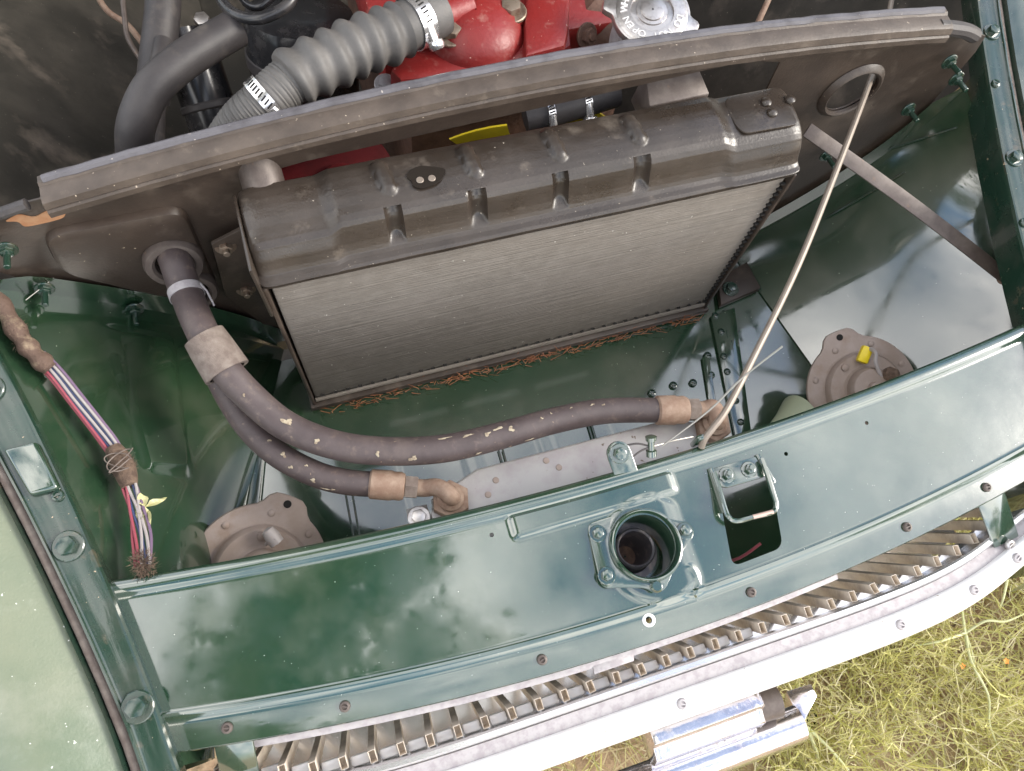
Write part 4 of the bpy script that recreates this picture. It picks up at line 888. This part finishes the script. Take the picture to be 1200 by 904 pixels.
def clip(parent, c, d, r, wd=.011):
    m_ = axes(c, d, (0, 0, 1))
    k = obj('hose_clamp', MB().lathe([(r, -wd/2), (r+.0012, -wd/2), (r+.0012, wd/2), (r, wd/2)], m_, 40, False, False), 'chrome', parent)
    for q in range(14):
        a_ = -1.25+q*.165; p = m_ @ Vector(((r+.0013)*math.cos(a_), (r+.0013)*math.sin(a_), 0)); nn = (m_.to_3x3() @ Vector((math.cos(a_), math.sin(a_), 0)))
        link('clamp_slot', shared('clamp_slot', lambda: MB().box((0, 0, 0), (wd*.55, .0015, .0006)), 0), 'hole', k, axes(p, nn, d) @ Matrix.Rotation(.15, 4, 'Z'))
    p = m_ @ Vector((r*math.cos(1.45)*1.08, r*math.sin(1.45)*1.08, 0)); nn = m_.to_3x3() @ Vector((math.cos(1.45), math.sin(1.45), 0)); tg = m_.to_3x3() @ Vector((-math.sin(1.45), math.cos(1.45), 0))
    obj('clamp_screw', MB().lathe([(.0045, -.010), (.0045, .004), (.0075, .005), (.0085, .009), (.007, .013), (.003, .0135)], axes(p, (tg+nn*.7), d), 18), 'chrome', k)
rh = thing('radiator_hose', (-0.2561, 0.4787, 0.1500), 'ribbed grey rubber radiator hose held by steel clamps', 'hose')
hp = [(-0.2986, 0.4720, 0.1050), (-0.2721, 0.4749, 0.1350), (-0.2479, 0.4800, 0.1500), (-0.2148, 0.4971, 0.1580), (-0.1791, 0.5092, 0.1600), (-0.1470, 0.5214, 0.1600), (-0.1147, 0.5316, 0.1580), (-0.0822, 0.5458, 0.1560), (-0.0551, 0.5568, 0.1540)]
def hr(t):
    if t < .36: return .0225 + .0005*math.sin(t*520)
    if t > .80: return .0245
    return .0268 + .0026*math.sin((t-.36)*2*PI/.072)
obj('hose_body', MB().tube(hp, hr, 36, sm=26), mat('grey_ribbed_rubber', (.085, .080, .076), .6, var=((.13, .122, .115), 30, .4, .75), dust=((.2, .18, .16), 30, .6, 1., .8), bump=(500, .0004)), rh)
clip(rh, Vector(hp[2])+Vector((.003, .002, .001)), Vector(hp[3])-Vector(hp[1]), .0236, .012); clip(rh, Vector(hp[7]), Vector(hp[8])-Vector(hp[6]), .0252, .017)
bp_ = thing('bypass_hose', (0.0765, 0.4561, 0.0900), 'short black hose with two steel clamps seen over the radiator', 'hose')
obj('hose_body', MB().tube([(0.0169, 0.4667, 0.0800), (0.0610, 0.4667, 0.0850), (0.1249, 0.4748, 0.0850)], .017, 20, sm=6), 'rubber', bp_)
clip(bp_, (0.0415, 0.4648, 0.0840), (1, .05, 0), .0175, .008); clip(bp_, (0.0853, 0.4699, 0.0850), (1, .05, 0), .0175, .008)

cap = thing('pressure_cap', (0.1543, 0.4905, 0.1700), 'silver filler pressure cap with two lugs and raised lettering', 'cap')
cc = Vector((0.1585, 0.5002, 0.1650)); cm = axes(cc, (-.10, -.18, 1), (1, 0, 0))
out_ = []
for k in range(96):
    a_ = 2*PI*k/96; d1 = min(abs((a_+.62+PI) % (2*PI)-PI), abs((a_-PI+.45+PI) % (2*PI)-PI)); out_.append(((.0415+.0105*(1-sstep(.10, .30, d1)))*math.cos(a_), (.0415+.0105*(1-sstep(.10, .30, d1)))*math.sin(a_)))
obj('rim', MB().prism(out_, .0075, cm @ T(0, 0, -.0075), .003), 'steel', cap)
obj('crown', MB().lathe([(.038, 0), (.036, .0012), (.023, .0016), (.0225, -.001), (.019, -.0022), (.0165, -.001), (.016, .0015), (.0125, .0020), (.0120, .0035), (.009, .0042), (.001, .0043)], cm, 48, False, False), 'steel', cap)
obj('filler_neck', MB().lathe([(.036, -.055), (.036, -.012), (.039, -.010), (.039, -.006)], cm, 36), 'galv', cap)
txt = 'DO NOT OPEN WHEN HOT'
lm = MB()
for i, ch in enumerate(txt):
    if ch == ' ': continue
    cu = bpy.data.curves.new('letter', 'FONT'); cu.body = ch; cu.size = .0105; cu.extrude = .0006; cu.align_x = 'CENTER'
    to = bpy.data.objects.new('letter', cu); me = bpy.data.meshes.new_from_object(to)
    a_ = -.55 - i*.245
    m_ = cm @ Matrix.Rotation(a_-PI/2, 4, 'Z') @ T(0, .0262, .0018)
    lm.add([m_ @ v.co for v in me.vertices], [tuple(p.vertices) for p in me.polygons])
    bpy.data.objects.remove(to); bpy.data.curves.remove(cu); bpy.data.meshes.remove(me)
obj('lettering', lm, 'white', cap, smooth=0)

def hosething(label, pts, r, material='rubber', cat='hose', name='heater_hose', sm=10):
    return tag(obj(name, MB().tube(pts, r, 20, sm=sm), material), label, cat)
hosething('thick grey black hose arching over the dark oil filter', [(-0.4112, 0.5498, -0.0100), (-0.3983, 0.5562, 0.0300), (-0.3835, 0.5635, 0.0650), (-0.3584, 0.5860, 0.0850), (-0.3258, 0.6097, 0.0900), (-0.2918, 0.6328, 0.0880), (-0.2611, 0.6524, 0.0850)], .0195)
hosething('thin black hose standing behind the arching hose', [(-0.3844, 0.5659, 0.0000), (-0.3798, 0.6148, 0.0000), (-0.3686, 0.6776, 0.0000), (-0.3519, 0.7428, -0.0000)], .0115, name='breather_hose')
hosething('upright black hose under a grey collar at the top edge', [(-0.3876, 0.7026, -0.0500), (-0.3669, 0.7388, -0.0200), (-0.3482, 0.7851, -0.0000), (-0.3378, 0.8230, 0.0100)], .021)
t = thing('oil_filter', (-0.3250, 0.7060, -0.1000), 'dark glossy canister beside the arching hose', 'canister')
obj('can', MB().lathe([(.030, -.01), (.034, .0), (.034, .12), (.031, .135), (.018, .14), (.018, .15)], axes((-0.3224, 0.6717, -0.1200), (-.05, .75, .66)), 32), 'gloss_black', t)
obj('band', MB().lathe([(.0345, .05), (.0362, .052), (.0362, .058), (.0345, .060)], axes((-0.3224, 0.6717, -0.1200), (-.05, .75, .66)), 32, False, False), 'rubber', t)
obj('cap_nut', MB().prism(hexpoly(.010), .01, axes((-0.3037, 0.7881, -0.0200), (0, -.2, 1)), .001), 'steel', t)
t = thing('air_pump_canister', (-0.1788, 0.7445, -0.0500), 'large black cylinder behind the ribbed hose', 'canister')
obj('drum', MB().lathe([(.066, -.14), (.070, -.13), (.070, .0), (.066, .012), (.05, .016), (.03, .018)], axes((-0.1862, 0.7397, 0.0000), (.12, .28, .95)), 40), 'gloss_black', t)
obj('strap', MB().lathe([(.0705, -.05), (.0725, -.049), (.0725, -.035), (.0705, -.034)], axes((-0.1862, 0.7397, 0.0000), (.12, .28, .95)), 40, False, False), 'rubber', t)
hosething('black cable loop at the top edge above the canister', [(-0.2704, 0.7075, 0.1000), (-0.2665, 0.6752, 0.1000), (-0.2551, 0.6492, 0.1050), (-0.2323, 0.6337, 0.1100), (-0.2030, 0.6397, 0.1150), (-0.1845, 0.6595, 0.1200)], .0062, 'gloss_black', 'cable', 'cable_loop')
hosething('thin inner cable loop at the top edge', [(-0.2505, 0.7130, 0.0900), (-0.2436, 0.6822, 0.0900), (-0.2292, 0.6682, 0.0950), (-0.2070, 0.6815, 0.1000)], .0042, 'gloss_black', 'cable', 'cable_loop')
hosething('thin brown pipe crossing the far left of the bay', [(-0.4523, 0.9873, -0.1000), (-0.4354, 0.9299, -0.1000), (-0.4110, 0.8953, -0.1000), (-0.3921, 0.8462, -0.1000)], .0042, 'rust', 'pipe', 'brake_pipe')
hosething('curled brown spring cable left of the upright hose', [(-0.4025, 0.9123, -0.0600), (-0.4069, 0.8768, -0.0700), (-0.4094, 0.8490, -0.0800), (-0.4001, 0.8186, -0.0900)], .0035, 'barsteel', 'cable', 'coiled_cable')
hosething('dark rod slanting behind the filler cap', [(0.3862, 0.5936, 0.0000), (0.4348, 0.6479, 0.0200)], .004, 'rust', 'rod', 'throttle_rod', 2)

# ------------------------------------------------------------------ raised bonnet added to darken the bay (above and behind the picture)
b = MB(); hy, hz_, ang = 1.26, .20, math.radians(62)
def bon(u, v):
    x = -.60 + 1.2*u; x *= (1 - .22*v); s = 1.02*v
    crown = .045*(1-(2*u-1)**2)
    return (x, hy - math.cos(ang)*s + math.sin(ang)*crown*-.0 + .9*crown*math.sin(ang), hz_ + math.sin(ang)*s + crown*math.cos(ang))
b.grid(bon, 40, 40); nb = len(b.v)
b.v += [(v[0], v[1]+.012*math.sin(ang), v[2]+.012*math.cos(ang)) for v in b.v]
b.f += [tuple(i+nb for i in f[::-1]) for f in list(b.f)]
tag(obj('bonnet', b, 'bay', smooth=60), 'unseen raised bonnet added behind the engine bay to shade it', 'bonnet')

# ------------------------------------------------------------------ grass and weeds
rg = random.Random(11)
def ribbon(b, pts, w0, w1, nrm):
    k = len(b.v); n = len(pts)
    for i, p in enumerate(pts):
        w_ = w0+(w1-w0)*i/(n-1); b.v.append(tuple(p-nrm*w_)); b.v.append(tuple(p+nrm*w_))
    for i in range(n-1): b.f.append((k+2*i, k+2*i+1, k+2*i+3, k+2*i+2))
def rdir(up=.5):
    a = rg.uniform(0, 2*PI); return Vector((math.cos(a), math.sin(a), rg.uniform(.0, 2*up)))
def blade(b, x, y, L, w_):
    p = Vector((x, y, GZ)); d = rdir(.9).normalized(); pts = [p]; s_ = Vector((-d.y, d.x, rg.uniform(-.6, .6))).normalized()
    n = 4
    for i in range(n):
        d = (d + Vector((rg.uniform(-.25, .25), rg.uniform(-.25, .25), -.22))).normalized(); p = p+d*L/n; pts.append(p)
    ribbon(b, pts, w_, w_*.25, s_)
def sprig(b, x, y, L):
    p = Vector((x, y, GZ+rg.uniform(0, .03))); d = rdir(.8).normalized(); pts = [p]
    for i in range(5):
        d = (d+Vector((rg.uniform(-.35, .35), rg.uniform(-.35, .35), rg.uniform(-.2, .12)))).normalized(); p = p+d*L/5; pts.append(p)
        for q in range(rg.choice((1, 2, 2))):
            e = (d+rdir(.3)*.9).normalized(); r = p; tp_ = [r]; l2 = L*rg.uniform(.12, .3)
            for k in range(3):
                e = (e+Vector((rg.uniform(-.5, .5), rg.uniform(-.5, .5), rg.uniform(-.2, .4)))).normalized(); r = r+e*l2/3; tp_.append(r)
            ribbon(b, tp_, .0011, .0006, Vector((rg.uniform(-1, 1), rg.uniform(-1, 1), .2)).normalized())
    ribbon(b, pts, .0016, .0008, Vector((rg.uniform(-1, 1), rg.uniform(-1, 1), .2)).normalized())
gb = MB()
def dens(x, y): return noise.noise((x*4.5, y*4.5, 9.)) > -.18
for i in range(5200):
    x, y = rg.uniform(.0, 1.25), rg.uniform(-.95, .05)
    if dens(x, y): sprig(gb, x, y, rg.uniform(.07, .20))
for i in range(6000):
    x, y = rg.uniform(-.2, 1.35), rg.uniform(-1.1, .1)
    if dens(x+3, y): blade(gb, x, y, rg.uniform(.05, .16), rg.uniform(.0009, .002))
for i in range(26000):
    r = .3+3.6*math.sqrt(rg.random()); a = rg.uniform(0, 2*PI); x, y = .2+r*math.cos(a), -.3+r*math.sin(a)
    if abs(x) < .72 and y > -.1: continue
    blade(gb, x, y, rg.uniform(.06, .2), rg.uniform(.0012, .003))
tag(obj('grass', gb, 'grass', smooth=0), 'fine yellow green feathery grass and weeds in front of the car', kind='stuff')
sb = MB()
for i in range(3600):
    x, y = rg.uniform(-.1, 1.3), rg.uniform(-1.0, .1); p = Vector((x, y, GZ+.004+rg.random()*.02)); a = rg.uniform(0, 2*PI); L = rg.uniform(.03, .12)
    d = Vector((math.cos(a), math.sin(a), rg.uniform(-.1, .25))); ribbon(sb, [p, p+d*L*.5, p+d*L+Vector((0, 0, -.004))], .0014, .0009, Vector((-d.y, d.x, .2)).normalized())
tag(obj('dry_straw', sb, 'straw', smooth=0), 'pale dry straw lying among the grass', kind='stuff')
def stalk(label, base, tips, r):
    t = thing('dry_stalk', base, label, 'stalk', 'dry stalks in the grass')
    for pts in tips: obj('stem', MB().tube([base]+list(pts), lambda u: r*(1-.55*u), 7, sm=5), mat_stalk, t)
mat_stalk = mat('pale_dry_stalk', (.52, .52, .30), .6, var=((.42, .44, .2), 30, .4, .7))
stalk('pale forked stalk with four arms in the grass beside the grille corner', (0.6969, -0.2432, -0.6200), [((0.6758, -0.2868, -0.6100), (0.6828, -0.3469, -0.6200), (0.6733, -0.3941, -0.6400), (0.6947, -0.4523, -0.6800)), ((0.6955, -0.2112, -0.6000), (0.6939, -0.1826, -0.5800)), ((0.6290, -0.2392, -0.6000), (0.5926, -0.2340, -0.6200)), ((0.7307, -0.2340, -0.6000), (0.7692, -0.2457, -0.6000), (0.8527, -0.2439, -0.6200)), ((0.7028, -0.2860, -0.6400), (0.7214, -0.3503, -0.7000))], .0028)
stalk('bent pale stalk lying by the end of the bumper', (0.3485, -0.2943, -0.6200), [((0.3704, -0.3325, -0.6200), (0.3890, -0.3759, -0.6200)), ((0.3653, -0.3452, -0.6600), (0.3696, -0.3853, -0.7000))], .0032)
stalk('thin upright pale stalk near the right edge of the picture', (0.8241, -0.1844, -0.6200), [((0.7857, -0.2075, -0.6000), (0.7846, -0.2234, -0.6200)), ((0.8319, -0.1578, -0.6000), (0.8340, -0.1460, -0.5800))], .0028)
for (p, lb) in (((0.6694, -0.2928, -0.6300), 'small orange flower below the forked stalk'), ((0.7522, -0.3093, -0.6300), 'small orange flower near the right edge of the picture')):
    fl2 = thing('flower', p, lb, 'flower', 'orange flowers in the grass')
    for k in range(5):
        a = 2*PI*k/5; d = Vector((math.cos(a), math.sin(a), .25)); s_ = Vector((-math.sin(a), math.cos(a), 0)); c = Vector(p)
        obj('petal', MB().add([c, c+d*.003+s_*.0025, c+d*.006, c+d*.003-s_*.0025], [(0, 1, 2, 3)]), 'petal', fl2, smooth=0)

# ------------------------------------------------------------------ unseen trees added round the car to darken the reflections in the paint
def tree_meshes(seed, H, R):
    r = random.Random(seed); tb = MB(); cb = MB()
    tb.tube([(0, 0, -.1), (.08, .05, H*.3), (-.05, .1, H*.6), (.05, 0, H*.9)], lambda u: .16*(1-.8*u), 10, sm=5)
    cl = []
    for k in range(9):
        a = r.uniform(0, 2*PI); z = H*r.uniform(.35, .85); L = R*r.uniform(.5, .95); e = Vector((math.cos(a)*L, math.sin(a)*L, z+L*.35))
        tb.tube([(0, 0, z*.8), tuple(e*.5+Vector((0, 0, z*.42))), tuple(e)], lambda u: .05*(1-.8*u), 6, sm=4); cl.append(e)
    for k in range(26): a = r.uniform(0, 2*PI); q = R*math.sqrt(r.random()); cl.append(Vector((math.cos(a)*q, math.sin(a)*q, H*r.uniform(.25, 1.0))))
    for c in cl:
        rad_ = R*r.uniform(.18, .4)
        for i in range(150):
            d = Vector((r.gauss(0, 1), r.gauss(0, 1), r.gauss(0, .8))).normalized(); p = c+d*rad_*r.random()**.4
            u_ = Vector((r.gauss(0, 1), r.gauss(0, 1), r.gauss(0, 1))).normalized(); v_ = u_.orthogonal().normalized(); s = r.uniform(.05, .10)
            cb.add([p-u_*s, p+v_*s*.5, p+u_*s, p-v_*s*.5], [(0, 1, 2, 3)])
    tm = tb.mesh('trunk', 60); tm.materials.append(MT['bark']); cm_ = cb.mesh('crown', 0); cm_.materials.append(MT['leafy']); return tm, cm_
# added nearer tree: its unseen bough makes dark blotches reflected in the panel
r = random.Random(21); nt_ = thing('tree', (-3.0, -2.2, GZ), 'added tree out of view, its long bough darkening the panel reflections', 'tree')
trunk = MB().tube([(-3.0, -2.2, GZ-.05), (-2.9, -2.1, .8), (-2.7, -2.0, 2.2), (-2.6, -1.9, 3.6)], lambda u: .17*(1-.6*u), 12, sm=6); trunk = obj('trunk', trunk, 'bark', nt_)
tips = []
for (p, q, e_) in (((-2.75, -2.0, 1.9), (-1.5, -.9, 2.9), (-.35, -.12, 3.2)), ((-2.65, -1.95, 2.8), (-1.6, -1.2, 3.7), (-.1, -.9, 3.9)), ((-2.6, -1.9, 3.4), (-2.9, -2.7, 4.1), (-3.4, -3.4, 4.3)), ((-1.5, -.9, 2.9), (-.8, -.2, 3.2), (.2, .35, 3.3))):
    obj('bough', MB().tube([p, q, e_], lambda u: .06*(1-.8*u), 8, sm=6), 'bark', nt_); sp = spline([p, q, e_], 6); tips += sp[4:]
cb = MB()
for c in tips:
    for i in range(95):
        d = Vector((r.gauss(0, 1), r.gauss(0, 1), r.gauss(0, .6))).normalized(); p = c+d*.42*r.random()**.6
        u_ = Vector((r.gauss(0, 1), r.gauss(0, 1), r.gauss(0, .5))).normalized(); v_ = u_.orthogonal().normalized(); s = r.uniform(.04, .08)
        cb.add([p-u_*s, p+v_*s*.5, p+u_*s, p-v_*s*.5], [(0, 1, 2, 3)])
obj('crown', cb, 'leafy', nt_, smooth=0)
kinds = [tree_meshes(1, 4.6, 1.9), tree_meshes(2, 3.8, 2.1)]
for i, (x, y, k, s) in enumerate(((7.5, 3.2, 0, 1.1), (6.0, 5.5, 1, 1.2), (-7.5, -1.0, 1, .9), (-12.0, 7.0, 0, 1.0), (7.5, -9.0, 1, 1.0), (0.5, 8.5, 0, 1.2), (-4.5, 8.0, 1, 1.2))):
    t = thing('tree', (x, y, GZ), 'leafy green tree added out of view around the car to darken reflections', 'tree', 'trees around the car')
    t.scale = (s, s, s); t.rotation_euler.z = i*1.3
    for n_m, me in (('trunk', kinds[k][0]), ('crown', kinds[k][1])):
        o = bpy.data.objects.new(n_m, me); C.objects.link(o); o.parent = t
